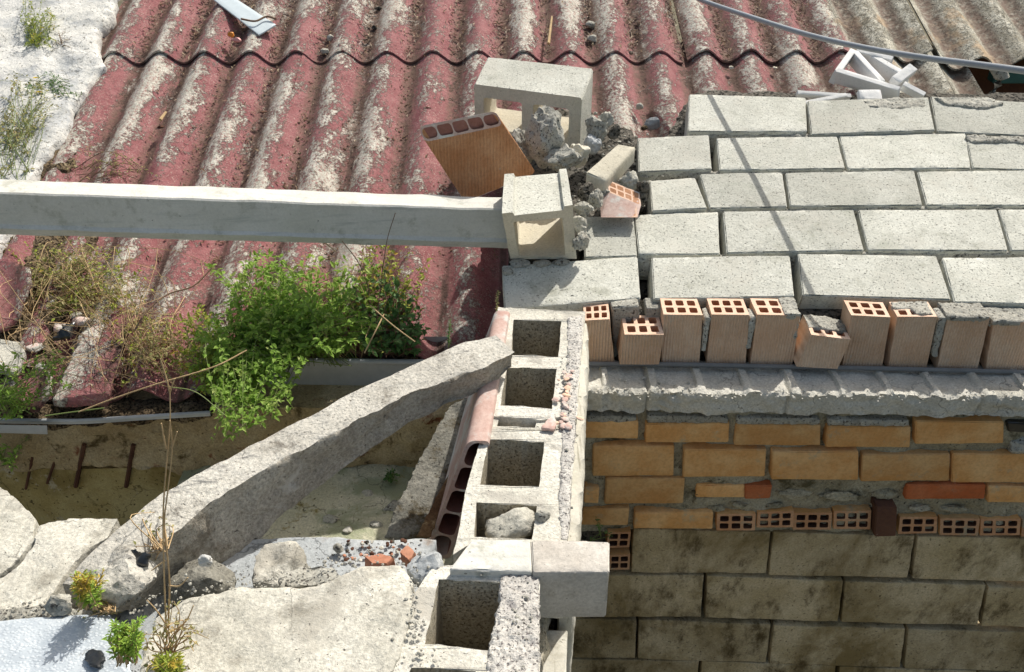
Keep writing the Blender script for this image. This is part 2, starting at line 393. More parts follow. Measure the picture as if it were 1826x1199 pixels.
def extr2d(outline, holes):
    """unit-space extrusion (z 0..1) of an outline with holes"""
    cu = bpy.data.curves.new('t', 'CURVE'); cu.dimensions = '2D'; cu.fill_mode = 'BOTH'; cu.extrude = .5
    for pl in [outline] + holes:
        sp = cu.splines.new('POLY'); sp.points.add(len(pl) - 1); sp.use_cyclic_u = True
        for q, p in zip(sp.points, pl): q.co = (p[0], p[1], 0, 1)
    ob = bpy.data.objects.new('t', cu); COL.objects.link(ob)
    dg = bpy.context.evaluated_depsgraph_get()
    me = bpy.data.meshes.new_from_object(ob.evaluated_get(dg))
    bm = bmesh.new(); bm.from_mesh(me); bmesh.ops.remove_doubles(bm, verts=bm.verts, dist=1e-6)
    bm.verts.ensure_lookup_table()
    vs = [(v.co.x, v.co.y, v.co.z + .5) for v in bm.verts]; fs = [tuple(v.index for v in f.verts) for f in bm.faces]
    bm.free(); bpy.data.objects.remove(ob); bpy.data.curves.remove(cu); bpy.data.meshes.remove(me)
    return vs, fs

def rrect(x0, y0, x1, y1, r=.0, n=3, ry=None):
    ry = ry or r
    if r <= 0: return [(x0, y0), (x1, y0), (x1, y1), (x0, y1)]
    out = []
    for cx, cy, a0 in ((x1 - r, y0 + ry, -90), (x1 - r, y1 - ry, 0), (x0 + r, y1 - ry, 90), (x0 + r, y0 + ry, 180)):
        for i in range(n + 1):
            a = radians(a0 + 90 * i / n); out.append((cx + r * cos(a), cy + ry * sin(a)))
    return out

def hollow(P, outline, holes, axis='w', seed=1, jag=0.0, through=True):
    """outline in (a,b) of the holed face; extruded along w (or v)"""
    def dens(pl, st=.09):
        o_ = []
        for i in range(len(pl)):
            x0, y0 = pl[i]; x1, y1 = pl[(i + 1) % len(pl)]; k = max(1, int(math.hypot(x1 - x0, y1 - y0) / st))
            o_ += [(x0 + (x1 - x0) * j / k, y0 + (y1 - y0) * j / k) for j in range(k)]
        return o_
    vs, fs = extr2d(dens(outline), [dens(h_) for h_ in holes])
    # split the long side faces along the extrusion
    K = 8; nf = []; vs = list(vs); cache = {}
    pair = {}
    for f in fs:
        zs = [round(vs[i][2]) for i in f]
        if min(zs) != max(zs) and len(f) == 4:
            lo = [i for i, z_ in zip(f, zs) if z_ == 0]; hi = [i for i, z_ in zip(f, zs) if z_ == 1]
            for i in lo:
                pair[i] = min(hi, key=lambda j: (vs[j][0] - vs[i][0]) ** 2 + (vs[j][1] - vs[i][1]) ** 2)
            a_, b_ = lo
            if f[(f.index(a_) + 1) % 4] != b_: a_, b_ = b_, a_
            def col(i):
                if i not in cache:
                    r_ = [i]
                    for k in range(1, K): vs.append((vs[i][0], vs[i][1], k / K)); r_.append(len(vs) - 1)
                    r_.append(pair[i]); cache[i] = r_
                return cache[i]
            A_, B_ = col(a_), col(b_)
            for k in range(K): nf.append((A_[k], B_[k], B_[k + 1], A_[k + 1]))
        else: nf.append(f)
    fs = nf
    out = []
    mi = []
    for (a, b, c) in vs:
        p = P(a, b, c) if axis == 'w' else P(a, c, b)
        if jag: p = p + fbm(p + Vector((seed,) * 3), 30) * jag + fbm(p + Vector((seed,) * 3), 90) * jag * .5
        out.append(p)
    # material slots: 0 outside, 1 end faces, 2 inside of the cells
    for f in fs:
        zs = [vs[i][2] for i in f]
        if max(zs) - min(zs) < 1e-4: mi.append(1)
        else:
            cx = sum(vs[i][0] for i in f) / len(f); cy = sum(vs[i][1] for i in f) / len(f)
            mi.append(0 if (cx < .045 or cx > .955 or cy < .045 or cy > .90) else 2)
    return out, fs, 'n', mi

def remesh(vs, fs, vox):
    me = bpy.data.meshes.new('t'); me.from_pydata([tuple(v) for v in vs], [], fs); me.validate()
    bm = bmesh.new(); bm.from_mesh(me); bmesh.ops.recalc_face_normals(bm, faces=bm.faces); bmesh.ops.triangulate(bm, faces=bm.faces); bm.to_mesh(me); bm.free()
    ob = bpy.data.objects.new('t', me); COL.objects.link(ob)
    md = ob.modifiers.new('r', 'REMESH'); md.mode = 'VOXEL'; md.voxel_size = vox
    dg = bpy.context.evaluated_depsgraph_get()
    m2 = bpy.data.meshes.new_from_object(ob.evaluated_get(dg))
    V = [v.co.copy() for v in m2.vertices]; N = [v.normal.copy() for v in m2.vertices]; Fc = [tuple(p.vertices) for p in m2.polygons]
    bpy.data.objects.remove(ob); bpy.data.meshes.remove(m2)
    return V, N, Fc

def rough(vs, fs, vox=.008, amp=.006, f=14, seed=0, amp2=.002, ridged=0):
    V, N, Fc = remesh(vs, fs, vox)
    off = Vector((seed * 5.3, seed * 2.9, seed * 7.1))
    out = []
    for p, n in zip(V, N):
        q = p + off
        d = noise.fractal(q * f, .8, 2.1, 5) * amp + noise.noise(q * f * 7) * amp2
        if ridged: d -= abs(noise.noise(q * f * 1.8)) * ridged
        out.append(p + n * d)
    return out, Fc

def prism(top, down):
    n = len(top); vs = [Vector(p) for p in top] + [Vector(p) + down for p in top]
    fs = [tuple(range(n)), tuple(range(2 * n - 1, n - 1, -1))] + [(i, (i + 1) % n, n + (i + 1) % n, n + i) for i in range(n)]
    return vs, fs

def jagged(pts, amp, step, seed=0, closed=True):
    out = []; n = len(pts)
    for i in range(n if closed else n - 1):
        a, b = Vector(pts[i]), Vector(pts[(i + 1) % n]); k = max(1, int((b - a).length / step))
        for j in range(k):
            p = a.lerp(b, j / k)
            q = Vector((p.x * 13 + seed, p.y * 13, seed * 1.3))
            q2 = q * 4
            dx = noise.noise(q) + .6 * noise.noise(q2); dy = noise.noise(q + Vector((9, 9, 9))) + .6 * noise.noise(q2 + Vector((9, 9, 9)))
            out.append(Vector((p.x + dx * amp, p.y + dy * amp, p.z)))
    if not closed: out.append(Vector(pts[-1]))
    return out

def rock(c, size, seed, facets=9, sub=4, rot=0, amp=.07):
    rr = random.Random(seed)
    pl = []
    for _ in range(facets):
        v = Vector((rr.gauss(0, 1), rr.gauss(0, 1), rr.gauss(0, 1))).normalized(); pl.append((v, rr.uniform(.55, .85)))
    bm = bmesh.new(); bmesh.ops.create_icosphere(bm, subdivisions=sub, radius=1)
    Rz = Matrix.Rotation(rot, 3, 'Z')
    off = Vector((seed * 1.1, seed * .7, seed * .3)); vs = []
    for v in bm.verts:
        d = v.co.normalized(); r = 1.0
        for n, k in pl:
            dt = n.dot(d)
            if dt > .05: r = min(r, k / dt)
        r += noise.fractal(d * 2.2 + off, .8, 2.1, 5) * amp * 1.4 + noise.noise(d * 9 + off) * amp * .5
        vs.append(Vector(c) + Rz @ Vector((d.x * r * size[0], d.y * r * size[1], d.z * r * size[2])))
    fs = [tuple(x.index for x in f.verts) for f in bm.faces]; bm.free()
    return vs, fs

def tube(pts, rad, n=6, cap=True):
    vs = []; fs = []; m = len(pts)
    for i, p in enumerate(pts):
        p = Vector(p); t = (Vector(pts[min(i + 1, m - 1)]) - Vector(pts[max(i - 1, 0)]))
        t = t.normalized() if t.length > 1e-9 else Vector((0, 0, 1))
        a = t.cross(Vector((0, 0, 1))); a = a.normalized() if a.length > 1e-3 else Vector((1, 0, 0)); b = t.cross(a)
        r = rad[i] if isinstance(rad, (list, tuple)) else rad
        for k in range(n):
            th = 2 * pi * k / n; vs.append(p + a * cos(th) * r + b * sin(th) * r)
    for i in range(m - 1):
        for k in range(n):
            fs.append((i * n + k, i * n + (k + 1) % n, (i + 1) * n + (k + 1) % n, (i + 1) * n + k))
    if cap: fs.append(tuple(range(n))[::-1]); fs.append(tuple((m - 1) * n + k for k in range(n)))
    return vs, fs
def bez(pts, n=16):
    """catmull-rom through points"""
    P_ = [Vector(p) for p in pts]; P_ = [P_[0] * 2 - P_[1]] + P_ + [P_[-1] * 2 - P_[-2]]; out = []
    segs = len(P_) - 3
    for s_ in range(segs):
        a, b, c, d = P_[s_:s_ + 4]
        for i in range(n):
            t = i / n
            out.append(.5 * ((2 * b) + (c - a) * t + (2 * a - 5 * b + 4 * c - d) * t * t + (3 * b - a - 3 * c + d) * t ** 3))
    out.append(P_[-2]); return out
def join(*parts):
    V = []; F_ = []
    for p in parts:
        o = len(V); V += list(p[0]); F_ += [tuple(i + o for i in f) for f in p[1]]
    return V, F_

# ------------------------------------------------------------------ camera, sun, sky
cam = bpy.data.cameras.new('camera'); co = bpy.data.objects.new('camera', cam); COL.objects.link(co)
co.location = CAM; co.rotation_euler = (pi / 2 - PITCH, 0, 0)
cam.sensor_width = 36; cam.lens = 36 * FPX / 1826; cam.clip_end = 400; cam.clip_start = .02
sc.camera = co
SUN_EL, SUN_AZ = radians(51), radians(33)         # azimuth measured from +Y towards +X
SV = Vector((cos(SUN_EL) * sin(SUN_AZ), cos(SUN_EL) * cos(SUN_AZ), sin(SUN_EL)))
sl = bpy.data.lights.new('sun', 'SUN'); sl.energy = 4.6; sl.angle = radians(.5); sl.color = (1, .955, .875)
so = bpy.data.objects.new('sun', sl); COL.objects.link(so); so.rotation_euler = SV.to_track_quat('Z', 'Y').to_euler(); so.location = (3, 4, 9)
wd = bpy.data.worlds.new('World'); sc.world = wd; wd.use_nodes = True
nt = wd.node_tree; sky = nt.nodes.new('ShaderNodeTexSky'); sky.sky_type = 'NISHITA'; sky.sun_disc = False
sky.sun_elevation = SUN_EL; sky.sun_rotation = SUN_AZ; sky.air_density = 1.0; sky.dust_density = 3.5; sky.ozone_density = .3
tn = nt.nodes.new('ShaderNodeMix'); tn.data_type = 'RGBA'; tn.blend_type = 'MULTIPLY'; tn.inputs[0].default_value = 1
tn.inputs[7].default_value = (1.0, .975, .86, 1); nt.links.new(sky.outputs[0], tn.inputs[6]); nt.links.new(tn.outputs[2], nt.nodes['Background'].inputs[0]); nt.nodes['Background'].inputs[1].default_value = .145
sc.view_settings.view_transform = 'Standard'; sc.view_settings.look = 'None'; sc.view_settings.gamma = 1; sc.view_settings.exposure = 0.0

# ------------------------------------------------------------------ ground
G = 60
mk('ground', ([(-G, -G, 0), (G, -G, 0), (G, G, 0), (-G, G, 0)], [(0, 1, 2, 3)]), 'ground', kind='structure', smooth=False)

# ------------------------------------------------------------------ corrugated roof
def corr_z(x, y, off=0, amp=.024):
    return roof_z(y) + amp * cos(2 * pi * (x - CRX) / PITCHX) + off
def sheet(name, x0, x1, y0, y1, off, label, group, skew=0.0, edgeamp=.004, seed=0, left_jag=0, tilt=0, thick=.007, dens=.0099):
    nx = int((x1 - x0) / dens); ny = max(6, int((y1 - y0) / .025)); vs = []; fs = []
    for j in range(ny + 1):
        for i in range(nx + 1):
            x = x0 + (x1 - x0) * i / nx; y = y0 + (y1 - y0) * j / ny
            if j == 0: y += noise.noise(Vector((x * 9, seed, 0))) * edgeamp * 1.5 + noise.noise(Vector((x * 60, seed, 0))) * edgeamp * .5
            if i == 0 and left_jag: x += noise.noise(Vector((y * 8, seed, 3))) * left_jag
            z = corr_z(x, y, off) + noise.noise(Vector((x * 3, y * 3, seed))) * .004 + tilt * (x - x0)
            z += skew * (y1 - y)
            vs.append((x, y, CAMZ * 0 + z))
    n = len(vs)
    vs += [(a, b, c - thick) for a, b, c in vs]
    w = nx + 1
    for j in range(ny):
        for i in range(nx):
            a = j * w + i; fs.append((a, a + 1, a + w + 1, a + w)); fs.append((n + a, n + a + w, n + a + w + 1, n + a + 1))
    for i in range(nx):
        fs.append((i, n + i, n + i + 1, i + 1)); a = ny * w + i; fs.append((a, a + 1, n + a + 1, n + a))
    for j in range(ny):
        a = j * w; fs.append((a, a + w, n + a + w, n + a)); a = j * w + nx; fs.append((a, n + a, n + a + w, a + w))
    return mk(name, (vs, fs), 'roof', label=label, cat='roof sheet', group=group)
xl = lambda px, d: (px - 913) / FPX * d
gL, gU = 'lower row of corrugated roof sheets', 'upper row of corrugated roof sheets'
SW = PITCHX * 6
ylap = 3.345
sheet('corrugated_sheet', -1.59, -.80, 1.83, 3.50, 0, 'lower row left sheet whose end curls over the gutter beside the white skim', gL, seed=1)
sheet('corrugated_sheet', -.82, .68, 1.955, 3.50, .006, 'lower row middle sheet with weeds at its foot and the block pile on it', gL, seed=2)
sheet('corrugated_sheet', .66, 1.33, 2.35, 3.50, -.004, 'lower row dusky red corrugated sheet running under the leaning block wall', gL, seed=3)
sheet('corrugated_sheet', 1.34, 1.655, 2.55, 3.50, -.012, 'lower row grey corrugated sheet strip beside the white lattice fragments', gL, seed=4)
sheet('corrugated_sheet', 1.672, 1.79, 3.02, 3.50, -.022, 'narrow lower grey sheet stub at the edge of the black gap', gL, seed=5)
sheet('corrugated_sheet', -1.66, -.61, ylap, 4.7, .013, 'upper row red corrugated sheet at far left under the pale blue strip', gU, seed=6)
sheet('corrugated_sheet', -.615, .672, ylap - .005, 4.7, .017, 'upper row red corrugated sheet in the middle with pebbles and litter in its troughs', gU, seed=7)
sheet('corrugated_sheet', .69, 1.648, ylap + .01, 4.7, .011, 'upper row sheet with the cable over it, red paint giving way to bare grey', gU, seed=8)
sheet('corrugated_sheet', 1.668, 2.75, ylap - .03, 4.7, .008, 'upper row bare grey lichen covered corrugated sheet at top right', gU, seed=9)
# loft floor blackened and back wall added so the roof gap reads black
def boxv(x0, x1, y0, y1, z0, z1):
    q0 = [Vector((x0, y0, z1)), Vector((x1, y0, z1)), Vector((x1, y0, z0)), Vector((x0, y0, z0))]
    q1 = [q + Vector((0, y1 - y0, 0)) for q in q0]; return hexmap(q0, q1)
mk('timber_purlin', rbox(boxv(1.95, 2.7, 3.40, 3.46, CAMZ - 1.06, CAMZ - 1.005), n=(8, 2, 2)), 'teal', label='teal painted purlin in the dark gap under the grey sheets', cat='roof beam')
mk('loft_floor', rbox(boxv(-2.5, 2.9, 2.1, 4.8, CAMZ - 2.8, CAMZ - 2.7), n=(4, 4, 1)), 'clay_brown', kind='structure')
mk('added_dark_wall', rbox(boxv(-2.5, 2.9, 3.62, 3.68, CAMZ - 2.7, CAMZ - .98), n=(4, 1, 4), amp=0), 'clay_brown', kind='structure')
mk('pale_strut', tube([YP(1768, 190, 3.1), YP(1770, 165, 3.1), YP(1780, 150, 3.1), YP(1786, 138, 3.1), YP(1783, 128, 3.1), YP(1764, 120, 3.1)], [.012, .012, .016, .026, .026, .006], 10), 'mortar',
   label='pale tapering strut in the black gap under the grey sheets', cat='strut')

# white lime skim at the left verge
def lime():
    pts = [(-260, -60), (215, -60), (205, 0), (198, 22), (172, 48), (168, 72), (178, 96), (190, 118), (170, 128), (150, 165), (125, 190), (122, 215), (105, 240), (85, 270), (62, 305), (40, 340), (20, 400), (-20, 470), (-260, 470)]
    top = jagged([RP(*p, .042) for p in pts], .008, .02, 3)
    return rough(*prism(top, Vector((0, 0, -.06))), vox=.016, amp=.016, f=5, seed=4, amp2=.002)
mk('lime_skim', lime(), 'lime', label='cracked white lime skim covering the left verge of the red roof', cat='plaster patch')

def flat_patch(pts, off, amp, seed, mat, name, label, cat, thick=.004, plane=RP, vox=.008, kind=None):
    top = jagged([plane(*p, off) for p in pts], amp, .015, seed)
    return mk(name, rough(*prism(top, Vector((0, 0, -thick))), vox=vox, amp=.003, f=20, seed=seed, amp2=.001), mat, label=label, cat=cat, kind=kind)
# soil and litter bed along the left verge and below the beam
def soilbed():
    pts = [(-200, 300), (60, 300), (120, 240), (150, 250), (110, 320), (175, 420), (120, 520), (70, 700), (20, 730), (-200, 730)]
    top = [RP(*p, .01) for p in pts]
    return rough(*prism(top, Vector((0, 0, -.05))), vox=.014, amp=.022, f=9, seed=9, amp2=.006)
mk('litter_soil', soilbed(), 'soil', kind='stuff')

# broken roof fragments at left
def frag(pts, off, seed, name, label, amp=.018, tiltx=0, dz=0, mat='roof'):
    c = sum((RP(*p, off) for p in pts), Vector()) / len(pts)
    top = [RP(*p, off) for p in pts]
    for t in top: t.z += (t.x - c.x) * tiltx + dz
    V, N, Fc = remesh(*prism(jagged(top, .006, .02, seed), Vector((0, 0, -.02))), .007)
    V = [v + Vector((0, 0, amp * cos(2 * pi * (v.x * .8 + v.y * .45) / .16) + noise.noise(v * 12) * .004)) for v in V]
    return mk(name, (V, Fc), mat, label=label, cat='roof fragment')
frag([(-90, 440), (5, 452), (55, 485), (58, 510), (30, 555), (-10, 585), (-90, 590)], .09, 2, 'sheet_fragment', 'pinkish broken corrugated fragment at the left edge under the beam')
frag([(-60, 600), (30, 600), (45, 625), (30, 655), (-60, 665)], .06, 5, 'sheet_fragment', 'small grey broken fragment below the pink one at the left edge', amp=.01, mat='slab')
frag([(15, 690), (55, 655), (95, 668), (92, 700), (60, 722), (22, 715)], .05, 7, 'sheet_fragment', 'lichen crusted broken sheet corner by the left gutter', amp=.014)
mk('sheet_fragment', rough(*prism([RP(*p, .045) for p in [(95, 715), (140, 600), (215, 540), (240, 560), (190, 715)]], Vector((0, 0, -.02))), vox=.008, amp=.008, f=10, seed=3), 'roof',
   label='peeled red sheet end curled over the left gutter', cat='roof fragment')
mk('plastic_scrap', rough(*prism([RP(95, 605, .07), RP(110, 578, .1), RP(128, 562, .1), RP(134, 570, .08), RP(125, 600, .08), RP(104, 612, .06)], Vector((0, 0, -.012))), vox=.006, amp=.006, f=30, seed=8), 'black',
   label='glossy black plastic scrap lying among dry weeds by the left roof end', cat='plastic scrap')

# ------------------------------------------------------------------ wall of the lower house on the left, gutters
WALLY = 1.83
def wall_grid(x0, x1, z0, z1, Y, amp, seed, dx=.012, topwear=0):
    nx = int((x1 - x0) / dx); nz = int((z1 - z0) / dx); vs = []; fs = []
    for j in range(nz + 1):
        for i in range(nx + 1):
            x = x0 + (x1 - x0) * i / nx; z = z0 + (z1 - z0) * j / nz
            p = Vector((x * 1, 0, z)); d = noise.fractal(p * 9 + Vector((seed,) * 3), .8, 2.1, 5) * amp
            k = max(0, (z - (z1 - topwear)) / topwear) if topwear else 0
            d += k * abs(noise.noise(Vector((x * 7, seed, z * 26)))) * .05
            if j == 0: z += noise.fractal(Vector((x * 8, seed, 1)), .8, 2.1, 4) * .03 * (1 if topwear else 0)
            vs.append((x, Y + d, z))
    w = nx + 1
    for j in range(nz):
        for i in range(nx):
            a = j * w + i; fs.append((a, a + 1, a + w + 1, a + w))
    # close the back
    n = len(vs); vs += [(x0, Y + .2, z0), (x1, Y + .2, z0), (x1, Y + .2, z1), (x0, Y + .2, z1)]
    fs += [(n, n + 3, n + 2, n + 1), tuple([i for i in range(w)][::-1]) + (n, n + 1), tuple(nz * w + i for i in range(w)) + (n + 2, n + 3),
           tuple(j * w for j in range(nz + 1)) + (n + 3, n), tuple(j * w + nx for j in range(nz, -1, -1)) + (n + 1, n + 2)]
    return vs, fs
hw = thing('house_wall', (-1.2, WALLY, 0), 'stained olive plaster wall with a crumbling head under the left roof edge', 'wall')
zsplit = YP(150, 815, WALLY).z
mk('plaster_face', wall_grid(-2.6, -.1, 1.0, zsplit, WALLY, .004, 3, .02), 'olive', parent=hw)
mk('wall_head', wall_grid(-2.6, -.1, zsplit - .03, CAMZ - 1.47, WALLY - .018, .02, 5, .010, topwear=.09), 'oldstone', parent=hw)
mk('lower_wall', rbox(boxv(-2.6, .15, WALLY + .02, WALLY + .2, 0, 1.02), n=(6, 3, 1)), 'olive', parent=hw)
for i, (a, b, lab) in enumerate([((150, 793), (135, 868), 'rusty bar hanging down the olive wall, second from the stalk'), ((238, 793), (225, 868), 'rusty bar on the olive wall nearest the dry stalk'),
                                 ((58, 815), (46, 872), 'thin dark bar near the left end of the olive wall'), ((98, 822), (84, 862), 'short dark bar on the olive wall between two longer ones')]):
    mk('rusty_bar', tube([YP(*a, WALLY - .016), YP((a[0] + b[0]) / 2, (a[1] + b[1]) / 2, WALLY - .014), YP(*b, WALLY - .008)], .0065 if i < 2 else .004, 6), 'clay_brown', label=lab, cat='iron bar', group='rusty bars on the olive wall')

# grey-white half gutter, middle
def gutter_profile(P0, P1, prof, thick=.004):
    ax = (P1 - P0); n = 14; vs = []; fs = []
    t = ax.normalized(); side = Vector((t.y, -t.x, 0)).normalized()  # toward the viewer
    m = len(prof)
    for i in range(n + 1):
        p = P0.lerp(P1, i / n) + Vector((0, 0, noise.noise(Vector((i * .7, 3, 1))) * .003))
        for (a, b) in prof: vs.append(p + side * a + Vector((0, 0, b)))
    for i in range(n):
        for k in range(m - 1):
            a = i * m + k; fs.append((a, a + 1, a + m + 1, a + m))
    return vs, fs
gt = thing('roof_gutter', Z(600, 690, -1.42), 'grey white plastic gutter box with rolled rim below the leafy weeds', 'gutter')
g0, g1 = Z(447, 642, -1.385), Z(870, 648, -1.385)
prof = [(-.10, .02), (-.10, -.085), (0, -.105), (.0, -.02), (.002, .0)]
mk('trough', gutter_profile(g0, g1, prof), 'pvc', parent=gt)
mk('rolled_rim', tube([g0.lerp(g1, i / 20) for i in range(21)], .0085, 10), 'pvc', parent=gt)
mk('end_cap', prism([g0 + Vector((-.004, a * -1, b)) for a, b in [(0, .0), (0, -.105), (-.10, -.085), (-.10, .02)]], Vector((.006, 0, .0))), 'pvc', parent=gt)
# soil in the gutter
mk('gutter_soil', rough(*prism([Z(450, 640, -1.40), Z(870, 646, -1.40), Z(870, 615, -1.40), Z(450, 610, -1.40)], Vector((0, 0, -.04))), vox=.01, amp=.012, f=14, seed=2), 'soil', kind='stuff')
# left gutter
gl = thing('metal_gutter', Z(150, 750, -1.46), 'dented shallow gutter full of dirt with a thin pale rim at lower left', 'gutter')
rim = bez([Z(-60, 748, -1.455), Z(60, 750, -1.455), Z(150, 750, -1.455), Z(260, 743, -1.455), Z(375, 736, -1.455)], 10)
mk('rim', tube(rim, .0055, 8), 'pvc', parent=gl)
bedpts = [p + Vector((0, .004, -.012)) for p in rim]; back = [p + Vector((0, .10, -.004)) for p in rim][::-1]
mk('dirt_bed', rough(*prism(bedpts + back, Vector((0, 0, -.02))), vox=.009, amp=.012, f=16, seed=6, amp2=.004), 'soil', parent=gl)
fas = []
mk('front_strip', prism([p + Vector((0, -.004, -.003)) for p in rim[:]] + [p + Vector((0, .0, -.003)) for p in rim[::-1]], Vector((0, 0, -.006))), 'pvc', parent=gl)
mk('flat_bar', rbox(hexmap(quad(lambda x, y: YP(x, y, 1.70), (-60, 757), (84, 760), (85, 775), (-60, 771)), quad(lambda x, y: YP(x, y, 1.712), (-60, 756), (84, 759), (85, 774), (-60, 770))), n=(8, 1, 1), amp=.0004, edge=.001, wear=0), 'pvc',
   label='short flat grey bar fixed under the rim of the left gutter', cat='metal bar')

# mossy floor seen in the gap, with pipe at its back
def gapfloor():
    x0, x1, y0, y1 = -.95, .0, 1.05, 1.95; n = 60; vs = []; fs = []; zf = CAMZ - 1.72
    for j in range(n + 1):
        for i in range(n + 1):
            x = x0 + (x1 - x0) * i / n; y = y0 + (y1 - y0) * j / n
            vs.append((x, y, zf + .05 * (y - 1.05) + noise.fractal(Vector((x, y, 0)) * 6, .8, 2.1, 4) * .008))
    for j in range(n):
        for i in range(n): a = j * (n + 1) + i; fs.append((a, a + 1, a + n + 2, a + n + 1))
    V, F2 = prism([Vector((x0, y0, zf - .03)), Vector((x1, y0, zf - .03)), Vector((x1, y1, zf - .03)), Vector((x0, y1, zf - .03))], Vector((0, 0, -.1)))
    return join((vs, fs), (V, F2))
mk('lower_floor', gapfloor(), 'floor', kind='structure')
pp = thing('water_pipe', Z(710, 810, -1.66), 'off white water pipe with a coupling running across the gap behind the dark slab', 'pipe')
mk('tube', tube([Z(640, 808, -1.66), Z(780, 812, -1.66)], .010, 12), 'pvc', parent=pp)
mk('coupling', tube([Z(697, 808, -1.66), Z(714, 809, -1.66)], .0135, 12), 'pvc', parent=pp)
mk('mortar_band', rough(*prism([Z(640, 826, -1.69), Z(790, 830, -1.69), Z(790, 770, -1.69), Z(640, 770, -1.69)], Vector((0, 0, -.05))), vox=.01, amp=.02, f=14, seed=4), 'rust', label='rusty brown mortar band the water pipe rests on', cat='mortar band')
for k, (x, y, r, lab) in enumerate([(700, 905, .030, 'stone lying on the mossy floor by the dark slab'), (655, 880, .018, 'small stone mid gap on the mossy floor'), (590, 925, .022, 'stone on the mossy floor near the long plank'), (620, 945, .014, 'pebble at the near edge of the mossy floor'), (672, 935, .020, 'flat stone on the mossy floor just behind the ledge')]):
    mk('stone', rock(Z(x, y, -1.69), (r, r * .8, r * .5), 300 + k, facets=8), 'slab' if k % 2 else 'mortar', label=lab, cat='stone')
mk('masonry_chunk', rock(YP(752, 768, 1.86), (.07, .03, .035), 310, amp=.1), 'clay_pink', label='pinkish masonry chunk in the wall above the water pipe', cat='masonry')
# ------------------------------------------------------------------ foreground parapet
mk('terrace_slab', rough(*prism([Vector((-1.6, 1.105, CAMZ - 1.2)), Vector((-.14, 1.105, CAMZ - 1.2)), Vector((-.25, .3, CAMZ - 1.2)), Vector((-1.6, .3, CAMZ - 1.2))], Vector((0, 0, -.16))), vox=.016, amp=.004, f=8), 'greyledge',
   label='blue grey ledge of the terrace slab under the foreground rubble', cat='ledge')
mk('terrace_wall', rbox(boxv(-1.6, -.18, .3, 1.06, 0, CAMZ - 1.37), n=(4, 4, 2)), 'mortar', label='plain rendered wall carrying the foreground ledge', cat='wall')

# ------------------------------------------------------------------ the hollow block wall running away from the viewer
ZT = -1.09
def top_block(name, outl, cells, z, h, mat, label, jag=.0022, group='hollow blocks in the cross wall', inner=None):
    o = jagged([Z(*p, z) for p in outl], jag, .006, 1)
    cs = [jagged([Z(*p, z) for p in c], jag, .005, 2 + i) for i, c in enumerate(cells)]
    vs, fs = extr2d([(p.x, p.y) for p in o], [[(p.x, p.y) for p in c] for c in cs])
    V = []; 
    for (x, y, w) in vs:
        zz = CAMZ + z - h * (1 - w)
        zz += noise.noise(Vector((x * 40, y * 40, w))) * .0022 + noise.noise(Vector((x * 120, y * 120, w))) * .0012
        V.append((x, y, zz))
    mi = []
    for f in fs:
        ws = [vs[i][2] for i in f]
        mi.append(0 if max(ws) - min(ws) < 1e-4 else (1 if inner else 0))
    if inner:
        cc = [(sum(p.x for p in c) / len(c), sum(p.y for p in c) / len(c)) for c in cs]
        # inner cell faces only: closer to a cell centre than the outline
        for k, f in enumerate(fs):
            if mi[k] == 1:
                cx = sum(vs[i][0] for i in f) / len(f); cy = sum(vs[i][1] for i in f) / len(f)
                dmin = min(min((Vector((cx, cy)) - Vector((p.x, p.y))).length for p in c) for c in cs)
                mi[k] = 1 if dmin < .006 else 0
    return mk(name, (V, fs, 'n', mi), [mat] + ([inner] if inner else []), label=label, cat='concrete block', group=group)
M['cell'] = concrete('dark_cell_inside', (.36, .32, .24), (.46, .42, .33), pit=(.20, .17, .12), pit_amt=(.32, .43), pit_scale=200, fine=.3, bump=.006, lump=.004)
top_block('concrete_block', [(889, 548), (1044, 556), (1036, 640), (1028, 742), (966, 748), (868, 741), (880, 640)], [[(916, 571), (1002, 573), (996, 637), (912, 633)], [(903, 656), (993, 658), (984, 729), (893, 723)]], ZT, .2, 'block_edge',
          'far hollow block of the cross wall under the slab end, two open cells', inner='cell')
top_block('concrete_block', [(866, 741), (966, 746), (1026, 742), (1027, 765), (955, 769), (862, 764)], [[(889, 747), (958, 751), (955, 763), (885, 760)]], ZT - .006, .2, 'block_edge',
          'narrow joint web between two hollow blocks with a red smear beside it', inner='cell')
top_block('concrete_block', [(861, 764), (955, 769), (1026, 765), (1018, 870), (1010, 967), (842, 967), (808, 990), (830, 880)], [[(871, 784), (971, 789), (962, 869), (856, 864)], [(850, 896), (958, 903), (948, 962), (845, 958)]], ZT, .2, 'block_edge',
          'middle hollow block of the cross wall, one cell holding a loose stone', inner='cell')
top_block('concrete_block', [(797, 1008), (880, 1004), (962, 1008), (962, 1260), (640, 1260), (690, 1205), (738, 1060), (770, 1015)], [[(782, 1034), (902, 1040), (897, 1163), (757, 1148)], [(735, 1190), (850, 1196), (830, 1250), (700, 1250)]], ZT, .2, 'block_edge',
          'near hollow block at the bottom edge with one wide open cell', inner='cell')
